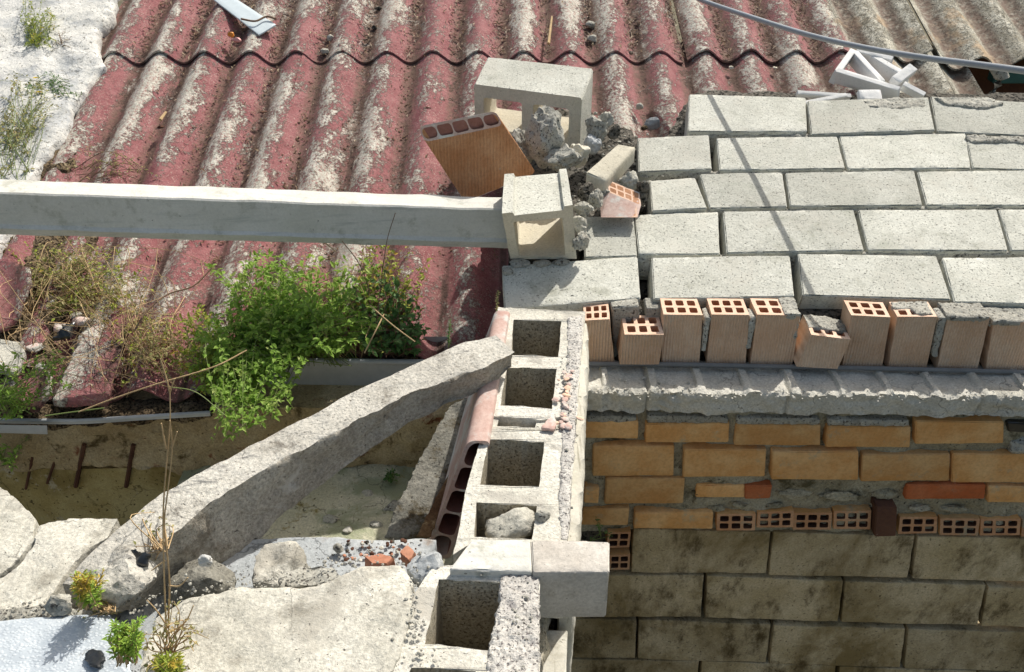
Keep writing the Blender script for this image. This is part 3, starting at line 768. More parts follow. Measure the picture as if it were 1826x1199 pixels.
# courses below
def course(name, x0px, z):
    pass
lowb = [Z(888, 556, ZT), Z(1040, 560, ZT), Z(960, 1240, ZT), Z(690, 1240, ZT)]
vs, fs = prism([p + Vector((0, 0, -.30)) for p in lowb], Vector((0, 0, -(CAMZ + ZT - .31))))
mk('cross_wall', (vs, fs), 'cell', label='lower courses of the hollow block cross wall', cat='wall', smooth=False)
for i, (c, zz) in enumerate([(((870, 650), (1000, 650), (975, 1000), (800, 1000)), 0)]): pass
hang = prism([Z(893, 565, ZT) + Vector((0, 0, -.2)), Z(1022, 570, ZT) + Vector((0, 0, -.2)), Z(950, 1240, ZT) + Vector((0, 0, -.2)), Z(700, 1240, ZT) + Vector((0, 0, -.2))], Vector((0, 0, -.10)))
mk('block_course', rough(*hang, vox=.012, amp=.012, f=14, seed=3), 'cell', label='rough mortar filled course seen at the bottom of the open cells', cat='block course')
mk('mortar_strip', rough(*prism([Z(*p, ZT + .006) for p in [(893, 1012), (925, 1003), (962, 1008), (963, 1260), (850, 1260), (872, 1160), (888, 1080)]], Vector((0, 0, -.02))), vox=.004, amp=.004, f=40, seed=3, amp2=.003), 'agg',
   label='rough purple grey strip of exposed aggregate along the near block', cat='mortar strip')
mk('mortar_strip', rough(*prism([Z(*p, ZT + .004) for p in [(1012, 562), (1041, 560), (1035, 640), (1026, 760), (1014, 960), (1000, 960), (996, 880), (1002, 790), (1000, 740), (1010, 650)]], Vector((0, 0, -.02))), vox=.005, amp=.003, f=40, seed=6, amp2=.002), 'agg',
   label='speckled grey mortar strip along the right rim of the cross wall', cat='mortar strip')
for k, (x, y, r) in enumerate([(rnd.gauss(1004, 9), rnd.uniform(662, 762), rnd.uniform(.003, .009)) for _ in range(34)]):
    mk('clay_crumb', rock(Z(x, y, ZT + .008), (r * 1.3, r, r * .45), 60 + k, sub=3, rot=k), 'clay_pink' if k % 3 else 'clay_end', label='pinkish red clay crumb stuck on the rim of the cross wall', cat='clay crumb', group='clay crumbs on the cross wall rim')
mk('clay_shard', rough(*prism([Z(*p, ZT + .012) for p in [(962, 762), (985, 738), (994, 752), (990, 766)]], Vector((0, 0, -.01))), vox=.004, amp=.002), 'clay_pink', label='triangular pink brick shard on the narrow web of the cross wall', cat='brick shard')
# side plaster
mk('side_plaster', rough(*prism([Z(*p, ZT - .02) for p in [(1036, 556), (1050, 582), (1050, 640), (1044, 760), (1040, 860), (1032, 968), (1000, 968), (1012, 860), (1020, 760), (1030, 640)]], Vector((0, 0, -.6))), vox=.010, amp=.003, f=10, seed=2), 'plaster',
   label='thin smooth plaster skin along the right side of the cross wall', cat='plaster skin')
mk('loose_stone', rock(Z(912, 938, ZT - .02), (.047, .036, .035), 21, facets=8, rot=.4), 'slab', label='pale angular stone wedged in the open cell of the middle block', cat='stone')
mk('mortar_lump', rock(Z(968, 922, ZT + .004), (.016, .012, .012), 33, sub=3), 'mortar', label='small mortar lump on the rim beside the stone filled cell', cat='mortar lump')

# lintel crossing the wall
def zq(z, *pts): return [Z(*p, z) for p in pts]
def slabbox(pts, z, h, nm, mat, label, n=(18, 6, 5)):
    lt = zq(z, *pts)
    ql = [lt[3], lt[2], lt[2] + Vector((0, 0, -h)), lt[3] + Vector((0, 0, -h))]; qb = [lt[0], lt[1], lt[1] + Vector((0, 0, -h)), lt[0] + Vector((0, 0, -h))]
    mk(nm, rbox(hexmap(ql, qb), n=n, amp=.0009, wear=.004, edge=.003), mat, label=label, cat='lintel' if nm == 'concrete_lintel' else 'concrete slab')
slabbox([(946, 963), (1087, 965), (1087, 1020), (950, 1021)], -1.073, .115, 'concrete_lintel', 'lintel', 'square pinkish grey lintel end sticking out over the brick wall')
slabbox([(842, 961), (945, 963), (949, 1020), (800, 1016)], -1.074, .022, 'thin_slab', 'beam', 'thin white slab bridging the cross wall left of the lintel end')
mk('white_board', rbox(hexmap(quad(lambda x, y: Z(x, y, -1.33), (966, 1122), (1011, 1122), (1006, 1290), (948, 1290)), [p + Vector((0, 0, -.9)) for p in quad(lambda x, y: Z(x, y, -1.33), (966, 1122), (1011, 1122), (1006, 1290), (948, 1290))]), n=(3, 8, 4)), 'plaster',
   label='upright white board below the lintel at the bottom edge', cat='board')

# ------------------------------------------------------------------ beam across the roof
bt = [Z(905, 372, -1.0), Z(905, 388, -1.0)]
bl, br = Z(-170, 417, -.965), Z(908, 446, -1.105)
ax = (br - bl).normalized(); nb = Vector((-ax.y, ax.x, 0)).normalized()
tfl = Z(-170, 339, -1.0); tfr = Z(908, 386, -1.0)
# cross-section (depth back, height) with a bevelled foot
hgt, dep = .118, .085
prof2 = [(0, 0), (.0, .0)]
sec = [(.010, 0.0), (0.0, .022), (.008, .03), (.008, hgt - .004), (.012, hgt), (dep, hgt), (dep, 0)]
vs = []; fs = []; n = 60
for i in range(n + 1):
    p = bl.lerp(br, i / n)
    for a, b in sec:
        wob = noise.noise(Vector((i * .35, a * 30, b * 30))) * .0018
        vs.append(p + nb * (a + wob) + Vector((0, 0, b + wob)))
m = len(sec)
for i in range(n):
    for k in range(m): fs.append((i * m + k, i * m + (k + 1) % m, (i + 1) * m + (k + 1) % m, (i + 1) * m + k))
fs += [tuple(range(m)), tuple(n * m + k for k in range(m))[::-1]]
mk('concrete_beam', (vs, fs), 'beam', label='long white topped concrete beam spanning above the red roof at the left', cat='beam', angle=25)

# ------------------------------------------------------------------ leaning wall of grey blocks
FB = [
 # quad tl,tr,br,bl, raise, label
 ([(1228, 168), (1437, 173), (1440, 236), (1226, 234)], .0, 'topmost row block at the left end, beside the red roof, cable shadow on it'),
 ([(1441, 180), (1655, 172), (1668, 231), (1446, 240)], .006, 'topmost row block in front of the white lattice, pitted and tilted'),
 ([(1660, 173), (1850, 182), (1862, 243), (1672, 234)], .0, 'topmost row block at the right edge below the black gap'),
 ([(1137, 246), (1265, 240), (1270, 302), (1139, 306)], .0, 'second row half block at the left end by the clay brick piece'),
 ([(1278, 246), (1492, 244), (1508, 301), (1284, 304)], .0, 'second row block with a wide dark gap on its left'),
 ([(1496, 243), (1722, 238), (1732, 299), (1512, 301)], -.003, 'second row block straight below the pitted top row block'),
 ([(1724, 252), (1860, 254), (1872, 303), (1734, 299)], .0, 'second row block at the right edge with crumbled mortar above'),
 ([(1160, 322), (1240, 316), (1262, 370), (1163, 377)], .008, 'third row small tilted block piece at the left end'),
 ([(1247, 309), (1395, 307), (1404, 368), (1266, 371)], .0, 'third row short block crossed by the cable shadow'),
 ([(1400, 307), (1630, 303), (1645, 366), (1408, 368)], .0, 'third row full block right of the cable shadow'),
 ([(1636, 306), (1860, 302), (1874, 366), (1652, 366)], .0, 'third row full block at the right edge'),
 ([(1044, 386), (1130, 383), (1137, 456), (1044, 459)], .0, 'fourth row left end block piece with a crack at its right'),
 ([(1132, 383), (1280, 378), (1284, 452), (1139, 455)], .0, 'fourth row block between the crack and the wide black joint'),
 ([(1290, 376), (1523, 375), (1540, 446), (1297, 450)], .004, 'fourth row block with the cable shadow over its left half'),
 ([(1531, 374), (1777, 373), (1797, 446), (1547, 446)], .0, 'fourth row full block second from the right edge'),
 ([(1781, 373), (1870, 373), (1892, 446), (1803, 446)], .0, 'fourth row block cut off by the right edge'),
 ([(896, 474), (1137, 457), (1143, 532), (900, 552)], .0, 'bottom row left block half in shade of the upright hollow block'),
 ([(1162, 458), (1407, 455), (1418, 529), (1165, 534)], .006, 'bottom row block above the three clay bricks with six open holes'),
 ([(1422, 452), (1670, 455), (1697, 535), (1432, 527)], .0, 'bottom row block above the low broken brick'),
 ([(1680, 460), (1870, 458), (1893, 545), (1702, 538)], .0, 'bottom row block at the right edge of the leaning wall'),
]
for i, (q, up, lab) in enumerate(FB):
    g_ = 1.2
    jit = [(a + rnd.uniform(-1, 1), b + rnd.uniform(-1, 1)) for a, b in q]
    top = [FP(*p, up) for p in jit]
    th = .10 if i != 16 else .09
    dn = -FN * th
    nx = max(6, int((top[1] - top[0]).length / .012))
    mk('concrete_block', rbox(hexmap(top, [p + dn for p in top]), n=(nx, 12, 3), amp=.0010, wear=.0065, edge=.003, seed=i), 'block', label=lab, cat='concrete block', group='grey blocks of the leaning wall')
# mortar beds between rows
mortar_lines = [((1230, 237), (1450, 242), 'left', 1), ((1450, 243), (1720, 240), 'm', 2), ((1724, 246), (1860, 250), 'r', 3),
                ((1140, 306), (1300, 306), 'a', 4), ((1300, 306), (1630, 303), 'b', 5), ((1560, 302), (1850, 303), 'b2', 9), ((1165, 380), (1280, 374), 'c', 6), ((1280, 374), (1640, 370), 'd', 7), ((1640, 370), (1850, 370), 'e', 8),
                ((1045, 461), (1290, 455), 'f', 10), ((1290, 453), (1560, 450), 'g', 11), ((1560, 450), (1850, 450), 'h', 12)]
for a, b, nme, sd in mortar_lines:
    w = 3.2
    top = [FP(a[0], a[1] - w, -.012), FP(b[0], b[1] - w, -.012), FP(b[0], b[1] + w, -.012), FP(a[0], a[1] + w, -.012)]
    mk('mortar_bed', rough(*prism(top, Vector((0, 0, -.06))), vox=.006, amp=.007, f=26, seed=sd, amp2=.003), 'mortar', label='crumbly mortar bed between two rows of the leaning block wall', cat='mortar', group='mortar beds of the leaning wall')
# special mortar patches on the top row
for pts, sd, lab in [([(1540, 180), (1600, 172), (1650, 178), (1650, 195), (1600, 192), (1550, 190)], 3, 'flaking mortar patch on the pitted top row block'),
                     ([(1665, 172), (1760, 172), (1790, 182), (1760, 192), (1690, 186)], 4, 'flaking mortar patch on the right top row block'),
                     ([(1724, 240), (1850, 243), (1850, 252), (1730, 251)], 5, 'dark crumbled mortar wedge over the right second row block')]:
    top = jagged([FP(*p, .008) for p in pts], .006, .012, sd)
    mk('mortar_patch', rough(*prism(top, Vector((0, 0, -.014))), vox=.005, amp=.004, f=40, seed=sd), 'mortar', label=lab, cat='mortar patch')
# dark filler box added beneath so the gaps between blocks read dark
bed = [FP(1050, 540, -.10), FP(1900, 545, -.10), FP(1900, 165, -.10), FP(1235, 160, -.10), FP(1150, 300, -.10), FP(1060, 380, -.10), FP(900, 470, -.1), FP(900, 540, -.1)]
bed[0] += Vector((0, .06, 0)); bed[1] += Vector((0, .06, 0)); bed[-1] += Vector((0, .05, 0))
mk('gap_filler', rough(*prism(bed, Vector((0, 0, -.10))), vox=.018, amp=.01, f=9, seed=2), 'dark', label='added dark filler under the leaning block wall that darkens its gaps', cat='filler')

# mortar lumps at base of upright block
for k, (x, y, rx, ry) in enumerate([(925, 470, .030, .02), (965, 472, .030, .018), (1000, 468, .028, .018), (905, 486, .02, .016)]):
    mk('mortar_lump', rock(FP(x, y, .0), (rx, ry, .014), 40 + k, sub=3), 'mortar', label='pale mortar lump squeezed under the upright hollow block', cat='mortar lump', group='mortar lumps under the upright block')

# ------------------------------------------------------------------ standing six-hole bricks
six_out = rrect(0, 0, 1, 1, 0)
def six_holes(nx=3, ny=2, wx=.095, wy=.125, r=.035):
    hs = []; cw = (1 - wx * (nx + 1)) / nx; ch = (1 - wy * (ny + 1)) / ny
    for j in range(ny):
        for i in range(nx):
            x0 = wx + i * (cw + wx); y0 = wy + j * (ch + wy)
            hs.append(rrect(x0, y0, x0 + cw, y0 + ch, r, 2, r * 1.3))
    return hs
YB = 1.795; ZL = -1.31
SB = [ # top-left, top-right (front edge), bottom-right, bottom-left, depth, label, type
 ([(1042, 572), (1087, 569), (1096, 648), (1046, 650)], .058, 'half hidden six hole clay brick beside the cross wall', 'open', 0),
 ([(1114, 597), (1184, 597), (1175, 650), (1105, 650)], .075, 'low clay brick with six open holes, dropped below its neighbours', 'open', -.030),
 ([(1183, 561), (1253, 562), (1247, 650), (1180, 650)], .062, 'upright clay brick with six open holes right of the dropped one', 'open', 0),
 ([(1269, 561), (1336, 562), (1329, 652), (1260, 650)], .062, 'upright six hole clay brick between two grey mortar joints', 'open', 0),
 ([(1350, 561), (1427, 563), (1412, 654), (1338, 652)], .062, 'upright clay brick with four open holes and mortar on its right end', 'part', 0),
 ([(1447, 597), (1517, 606), (1493, 658), (1420, 654)], .075, 'broken low clay brick capped with mortar, leaning right of the black gap', 'cap', -.03),
 ([(1518, 562), (1588, 566), (1572, 660), (1502, 656)], .055, 'leaning clay brick with part filled holes behind the low broken one', 'open', 0),
 ([(1600, 565), (1671, 565), (1651, 661), (1583, 660)], .055, 'leaning clay brick with mortar clogged holes', 'cap', 0),
 ([(1690, 566), (1765, 567), (1742, 662), (1670, 661)], .048, 'leaning clay brick fully capped by pale mortar', 'full', 0),
 ([(1772, 574), (1860, 577), (1842, 664), (1757, 662)], .048, 'clay brick at the right edge with a dark gap on its left', 'full', 0),
]
for i, (q, dpt, lab, typ, dy) in enumerate(SB):
    f0 = [YP(*q[0], YB + dy + .012), YP(*q[1], YB + dy + .012), YP(*q[2], YB + dy), YP(*q[3], YB + dy)]
    up = Vector((0, 0, 1))
    bk = [p + Vector((rnd.uniform(-.003, .003), dpt + .01, .004)) for p in f0]
    P = hexmap(f0, bk)
    t = thing('clay_brick', P(.5, 0, .5), lab, 'clay brick', 'clay bricks standing on the ledge')
    holes = six_holes()
    vf = hollow(lambda a, b, c: P(a, c, b), six_out, holes, 'w', seed=i, jag=.0008)
    # end faces pale, outside tan, inside deep
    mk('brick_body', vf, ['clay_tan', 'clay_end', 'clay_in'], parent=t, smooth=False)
    if typ != 'open':
        rng = {'part': (.64, 1.02, -.02, 1.05), 'cap': (.0, 1.0, .35, 1.03), 'full': (-.02, 1.02, -.03, 1.06)}[typ]
        a0, a1, b0, b1 = rng
        top = [P(a0, 1.0, b0), P(a1, 1.0, b0), P(a1, 1.0, b1), P(a0, 1.0, b1)]
        top = jagged(top, .003, .008, i)
        if typ == 'cap' and i == 7: top = jagged([P(.0, 1, .45), P(.45, 1, .5), (P(.5, 1, .1)), P(.95, 1, .1), P(.97, 1, .97), P(0, 1, 1)], .002, .008, i)
        mk('mortar_cap', rough(*prism([p + Vector((0, 0, .004)) for p in top], Vector((0, 0, -.014))), vox=.004, amp=.004, f=30, seed=i, amp2=.0015), 'mortar', parent=t)
# mortar between standing bricks
for i, (a, b, c, d, lab) in enumerate([((1256, 566), (1268, 566), (1258, 628), (1250, 628), 'grey mortar joint left of the middle six hole brick'), ((1337, 566), (1350, 566), (1340, 622), (1330, 622), 'grey mortar joint right of the middle six hole brick'),
                                  ((1674, 566), (1690, 566), (1672, 640), (1660, 636), 'broken mortar joint between the two right leaning bricks'), ((1420, 572), (1428, 566), (1418, 612), (1412, 615), 'mortar crumbs on the edge of the four hole brick')]):
    f = [YP(*a, YB + .012), YP(*b, YB + .012), YP(*c, YB + .004), YP(*d, YB + .004)]
    V, F_ = prism(f, Vector((0, .05, 0))); mk('mortar_joint', rough(V, F_, vox=.005, amp=.004, f=30, seed=i), 'mortar', label=lab, cat='mortar joint')
# block underside / front pieces visible behind bricks
for i, (q, y, lab) in enumerate([([(1090, 549), (1140, 546), (1142, 600), (1096, 640)], YB + .055, 'dusty grey clay piece behind the bricks under the left bottom row block'),
                            ([(1152, 549), (1184, 549), (1182, 600), (1150, 640)], YB + .06, 'narrow clay end behind the low dropped brick')]):
    f = [YP(*p, y) for p in q]
    mk('clay_piece', rbox(hexmap(f, [p + Vector((0, .05, 0)) for p in f]), n=(4, 6, 2), amp=.002), 'mortar', label=lab, cat='clay piece')
# mortar ridge over the right bricks
V, F_ = prism([YP(1690, 548, YB + .07), YP(1760, 552, YB + .07), YP(1860, 556, YB + .07), YP(1862, 577, YB + .02), YP(1772, 574, YB + .02), YP(1762, 566, YB + .02), YP(1690, 562, YB + .02)], Vector((0, 0, -.02)))
mk('mortar_ridge', rough(V, F_, vox=.005, amp=.005, f=22, seed=5), 'mortar', label='crumbly mortar ridge above the right standing bricks', cat='mortar ridge')
# dark backing wall behind the bricks
mk('brick_backing', rbox(boxv(.18, 1.5, YB + .082, YB + .16, CAMZ - 1.36, CAMZ - 1.20), n=(20, 3, 1), amp=.004), 'dark', label='dark mortar backing behind the standing bricks', cat='mortar backing')

# conduit and ledge
cd = [YP(1040, 649, YB - .012), YP(1200, 650, YB - .012), YP(1400, 654, YB - .012), YP(1600, 658, YB - .012), YP(1880, 665, YB - .012)]
mk('conduit', tube(bez(cd, 10), .0062, 8), 'conduit', label='thin grey conduit along the foot of the standing bricks', cat='conduit')

def ledge():
    x0, x1 = .165, 1.45; nx = 300; prof = []
    vs = []; fs = []
    yf0 = 1.684; ztop = CAMZ - 1.300; h = .058
    # path across section: back top -> front top -> front bottom -> back bottom
    secn = [('t', i / 14) for i in range(15)] + [('f', i / 10) for i in range(1, 11)] + [('b', 1)]
    m = len(secn)
    for i in range(nx + 1):
        x = x0 + (x1 - x0) * i / nx
        sl_ = -.016 * (x - x0)
        yf = yf0 + noise.fractal(Vector((x * 7, 1, 2)), .8, 2.1, 5) * .008 + .012 * abs(noise.noise(Vector((x * 22, 4, 0))))
        # imprint of the missing bricks on top: shallow trays with ridges
        ph = (x * 8.3) % 1.0
        tray = -.008 if .08 < ph < .92 else .002
        # vertical cracks
        crack = 0
        for cx in (.345, .70, 1.20):
            crack = max(crack, math.exp(-((x - cx - .006 * noise.noise(Vector((0, 0, i * .1)))) / .003) ** 2))
        for (k, t) in secn:
            if k == 't':
                y = YB + .03 + (yf - YB - .03) * t
                z = ztop + sl_ + (tray * min(1, (1 - t) * 4)) + noise.fractal(Vector((x * 20, y * 20, 3)), .8, 2.1, 4) * .004 - (.012 * max(0, t - .86) / .14) * (1 if noise.noise(Vector((x * 30, 2, 1))) > 0 else .4)
                z -= crack * .012 * t
            elif k == 'f':
                y = yf + noise.fractal(Vector((x * 16, t * 2, 7)), .8, 2.1, 5) * .006 + crack * .012
                if x < .42: y += max(0, noise.noise(Vector((x * 30, t * 3, 9)))) * .016
                hh = h + (.006 * noise.noise(Vector((x * 14, 8, 8))) if x < .5 else .003 * noise.noise(Vector((x * 14, 8, 8))))
                z = ztop + sl_ - .012 - (hh - .0) * t
            else:
                y = YB; z = ztop + sl_ - h - .01
            vs.append((x, y, z))
    for i in range(nx):
        for k in range(m):
            fs.append((i * m + k, i * m + (k + 1) % m, (i + 1) * m + (k + 1) % m, (i + 1) * m + k))
    return vs, fs
mk('mortar_ledge', ledge(), 'ledge', label='cracked mortar ledge with brick imprints running below the conduit', cat='ledge', angle=60)

# ------------------------------------------------------------------ lower brick and block wall in shade
LW = 1.715
lw = thing('brick_wall', (.8, LW, 0), 'shaded wall of ochre bricks over mossy blocks under the mortar ledge', 'wall')
def shade_face(x0, x1, z0, z1, amp=.012):
    return wall_grid(x0, x1, z0, z1, LW, amp, 9, .012)
mk('mortar_face', wall_grid(.10, 1.52, YP(1400, 950, LW).z, CAMZ - 1.388, LW + .006, .016, 9, .009), 'wallmortar', parent=lw)
mk('wall_body', rbox(boxv(.10, 1.52, LW + .05, LW + .2, 0, CAMZ - 1.40), n=(4, 4, 1)), 'dark', parent=lw)  # body coloured dark so the open block joints read black
def yq(y, *pts): return [YP(*p, y) for p in pts]
def wbrick(x0, y0, x1, y1, mat='clay_ochre', out=.010, dep=.05, sk=-2, holes=None, name='clay_brick', r=1.2, label=None):
    q = [(x0 + rnd.uniform(-r, r), y0 + rnd.uniform(-r, r)), (x1 + rnd.uniform(-r, r), y0 + rnd.uniform(-r, r)), (x1 + sk + rnd.uniform(-r, r), y1 + rnd.uniform(-r, r)), (x0 + sk + rnd.uniform(-r, r), y1 + rnd.uniform(-r, r))]
    f = [YP(*p, LW - out) for p in q]; P = hexmap(f, [p + Vector((0, dep, 0)) for p in f])
    if holes:
        mk(name, hollow(P, six_out, holes, 'w', jag=.0006), ['clay_ochre', mat, 'clay_brown'], parent=lw, smooth=False)
    else:
        mk(name, rbox(P, n=(12, 4, 2), amp=.001, wear=.003, edge=.003, seed=x0), mat, parent=lw, label=label)
M['clay_holeend'] = clay('old_hole_end_clay', (.52, .27, .14), (.62, .38, .23), ridge=None, smear=(.40, .33, .23))
for b in [(1044, 752, 1138, 783), (1152, 756, 1301, 791), (1311, 758, 1465, 794), (1474, 762, 1625, 798), (1633, 752, 1791, 792),
          (1058, 796, 1203, 850), (1220, 802, 1367, 851), (1378, 806, 1532, 856), (1538, 810, 1695, 859), (1699, 810, 1860, 862),
          (1080, 854, 1222, 900), (1042, 870, 1068, 898), (1762, 868, 1860, 898), (1038, 908, 1122, 937), (1131, 914, 1273, 944)]:
    wbrick(*b, out=.012 + rnd.uniform(-.003, .004))
wbrick(1244, 866, 1330, 888, 'clay_ochre', out=.006)
wbrick(1330, 866, 1377, 890, 'clay_red', out=.010, label='bright red broken brick end')
wbrick(1616, 865, 1758, 890, 'clay_red', out=.010, label='bright red thin brick')
wbrick(1562, 904, 1600, 958, 'clay_brown', out=.03, dep=.06, label='dark brown brick end sticking out')
for k, b in enumerate([(1280, 916, 1347, 946), (1351, 912, 1415, 940), (1416, 914, 1483, 944), (1488, 912, 1554, 944), (1604, 922, 1672, 951), (1677, 924, 1747, 955), (1749, 926, 1821, 955), (1824, 928, 1890, 957)]):
    wbrick(*b, 'clay_holeend', out=.010, holes=six_holes(3, 2, .08, .12, .04), name='hollow_brick')
for b in [(1084, 950, 1124, 977), (1088, 989, 1124, 1016)]:
    wbrick(*b, 'clay_holeend', out=.010, holes=six_holes(2, 2, .10, .12, .04), name='hollow_brick')
# mortar smears over first row tops
for a, b, z in [(1152, 1300, 742), (1311, 1465, 745), (1474, 1625, 748), (1044, 1138, 742)]:
    f = [YP(a + 2, z, LW - .016), YP(b - 2, z + 3, LW - .016), YP(b - 2, z + 14, LW - .013), YP(a + 2, z + 13, LW - .013)]
    mk('mortar_smear', rough(*prism(f, Vector((0, .03, 0))), vox=.006, amp=.003, f=30, seed=a), 'mortar', parent=lw)
BL = [[(1130, 947), (1374, 951), (1366, 1021), (1126, 1019)], [(1379, 951), (1631, 958), (1619, 1029), (1371, 1024)], [(1637, 959), (1880, 963), (1870, 1036), (1627, 1031)],
      [(1030, 1026), (1255, 1029), (1250, 1098), (1025, 1100)], [(1261, 1030), (1503, 1038), (1494, 1106), (1257, 1100)], [(1508, 1040), (1757, 1046), (1744, 1113), (1500, 1108)], [(1763, 1048), (1900, 1052), (1890, 1120), (1751, 1115)],
      [(1010, 1106), (1134, 1108), (1131, 1172), (1005, 1172)], [(1141, 1109), (1375, 1115), (1366, 1180), (1138, 1174)], [(1380, 1117), (1615, 1124), (1605, 1188), (1372, 1182)], [(1620, 1125), (1880, 1132), (1870, 1197), (1612, 1190)],
      [(1000, 1179), (1246, 1181), (1240, 1262), (995, 1260)], [(1252, 1182), (1490, 1190), (1480, 1270), (1247, 1262)], [(1497, 1191), (1740, 1199), (1730, 1280), (1490, 1270)], [(1746, 1200), (1900, 1204), (1890, 1290), (1738, 1280)]]
for i, q in enumerate(BL):
    q = [(q[0][0], q[0][1] - 2), (q[1][0], q[1][1] - 2), (q[2][0], q[2][1] + 2), (q[3][0], q[3][1] + 2)]
    f = [YP(*p, LW - .002 + .0006 * (i % 3)) for p in q]
    mk('concrete_block', rbox(hexmap(f, [p + Vector((0, .05, 0)) for p in f]), n=(20, 8, 2), amp=.0022, wear=.002, edge=.0015, seed=i), 'dampblock', parent=lw)
mk('pale_stone', rock(YP(1815, 790, LW + .01), (.035, .03, .03), 5), 'mortar', parent=lw)
mk('cavity_dark_block', rbox(hexmap(yq(LW - .006, (1796, 754), (1850, 756), (1850, 774), (1800, 772)), [p + Vector((0, .02, 0)) for p in yq(LW - .006, (1796, 754), (1850, 756), (1850, 774), (1800, 772))]), n=(4, 2, 1), amp=.002), 'black', parent=lw)  # solid black block, stands in for the dark of a hole
for k, (x, y, rx, rz) in enumerate([(1250, 880, .03, .02), (1275, 905, .03, .012), (1320, 900, .035, .014), (1245, 890, .02, .02), (1420, 880, .05, .022), (1500, 885, .06, .02), (1580, 880, .04, .02), (1570, 900, .03, .012), (1640, 905, .03, .012), (1700, 906, .04, .012), (1380, 900, .03, .01), (1064, 800, .012, .015)]):
    mk('mortar_lump', rock(YP(x, y, LW + .004), (rx, .012, rz), 80 + k, sub=4, amp=.12), 'wallmortar', parent=lw)

# ------------------------------------------------------------------ the pile in the middle
pileG = 'rubble pile between roof and leaning wall'
# base heap (dark)
mk('rubble_heap', rough(*prism([FP(905, 300, -.04), FP(930, 200, -.08), FP(1060, 200, -.08), FP(1145, 240, -.06), FP(1150, 375, -.05), FP(1040, 395, -.05), FP(1030, 460, -.05), FP(910, 460, -.05)], Vector((0, 0, -.14))), vox=.014, amp=.022, f=14, seed=5), 'dark',
   label='dark crumbled heap the loose blocks and bricks rest on', cat='rubble heap')
# hollow block on its side, on top
ft = [Z(845, 150, -.845), Z(1038, 175, -.845)]
rt = [Z(868, 102, -.805), Z(1058, 123, -.805)]
dn = Vector((.0, -.004, -.20))
q0 = [ft[0], ft[1], ft[1] + dn, ft[0] + dn]; q1 = [rt[0], rt[1], rt[1] + dn, rt[0] + dn]
P = hexmap(q0, q1)
out_ = [(0, 0), (1, 0), (1, .965), (.985, 1), (.015, 1), (0, .965)]
holes = [rrect(.09, .15, .455, .80, .03, 2), rrect(.56, .15, .89, .80, .03, 2)]
M['cream'] = M.get('cream') or concrete('creamy_block_inside', (.56, .52, .42), (.66, .62, .52), pit=(.36, .32, .25), pit_amt=(.30, .36), pit_scale=150, fine=.1, bump=.002)
mk('hollow_block', hollow(P, out_, holes, 'w', seed=3, jag=.0012), ['block', 'cream', 'cream'], label='hollow concrete block on its side at the top of the pile, two cells facing out', cat='concrete block')
# upright hollow block with recessed end
ft = [Z(895, 381, -.935), Z(1021, 366, -.935)]
rt = [Z(899, 311, -.915), Z(1010, 301, -.915)]
fb = [FP(910, 462, .004), FP(1028, 462, .004)]
q0 = [ft[0], ft[1], fb[1], fb[0]]; dd = [rt[0] - ft[0], rt[1] - ft[1]]
q1 = [rt[0], rt[1], fb[1] + dd[1], fb[0] + dd[0]]
P = hexmap(q0, q1)
out_ = [(0, 0), (1, 0), (1, 1), (.88, 1), (.86, .93), (.17, .93), (.15, 1), (0, 1)]
holes = [rrect(.13, -.0 + .06, .84, .80, .03, 2)]
mk('hollow_block', hollow(P, out_, holes, 'w', seed=5, jag=.0012), ['block', 'cream', 'cream'], label='upright hollow concrete block at the end of the white beam with a recessed top', cat='concrete block')

# flat five-hole clay bricks
def bardo(q0, q1, name, label, mats, n=5, jag=.0008, along='u'):
    P = hexmap(q0, q1)
    L = (q0[1] - q0[0]).length; T = (q0[0] - q0[3]).length
    r = .5 * T / L if along == 'u' else 0
    rr = .30 * T / L
    out_ = rrect(0, 0, 1, 1, rr, 3, .32)
    hs = []; w = .018; cw = (1 - w * (n + 1)) / n
    for i in range(n):
        x0 = w + i * (cw + w)
        hs.append(rrect(x0, .15, x0 + cw, .85, .03, 3, .2) if 0 < i < n - 1 else rrect(x0, .15, x0 + cw, .85, .055, 4, .3))
    vf = hollow(P, out_, hs, 'w', jag=jag)
    return mk(name, vf, mats, label=label, cat='clay brick', angle=35)
f = [D(746, 226, 2.30), D(884, 198, 2.30), D(897, 224, 2.32), D(757, 254, 2.32)]
b = [D(822, 346, 2.42), D(945, 292, 2.42), D(956, 308, 2.43), D(829, 362, 2.43)]
f = [f[0] + Vector((0, .0, 0)), f[1], f[2], f[3]]
bardo(f, b, 'flat_brick', 'ribbed orange flat brick with five holes leaning on the beam end', ['clay_orange', 'clay_pink', 'clay_hole_shade'])
# same type leaning on the cross wall
Yb = 1.235
f = [YP(876, 786, Yb), YP(801, 1000, Yb), YP(758, 986, Yb), YP(834, 786, Yb)]
top_r, top_l = Z(912, 556, -1.075), Z(884, 552, -1.075)
ex_r = f[1] - f[0]; ex_l = f[2] - f[3]
f0 = [YP(834, 786, Yb), YP(758, 986, Yb), YP(801, 1000, Yb), YP(876, 786, Yb)]
b0 = [top_l, top_l + (f0[1] - f0[0]), top_r + (f0[2] - f0[3]), top_r]
bardo(f0, b0, 'flat_brick', 'dusty pink flat brick on edge against the cross wall, five dark holes toward the viewer', ['clay_pink', 'clay_pink', 'clay_hole_shade'])

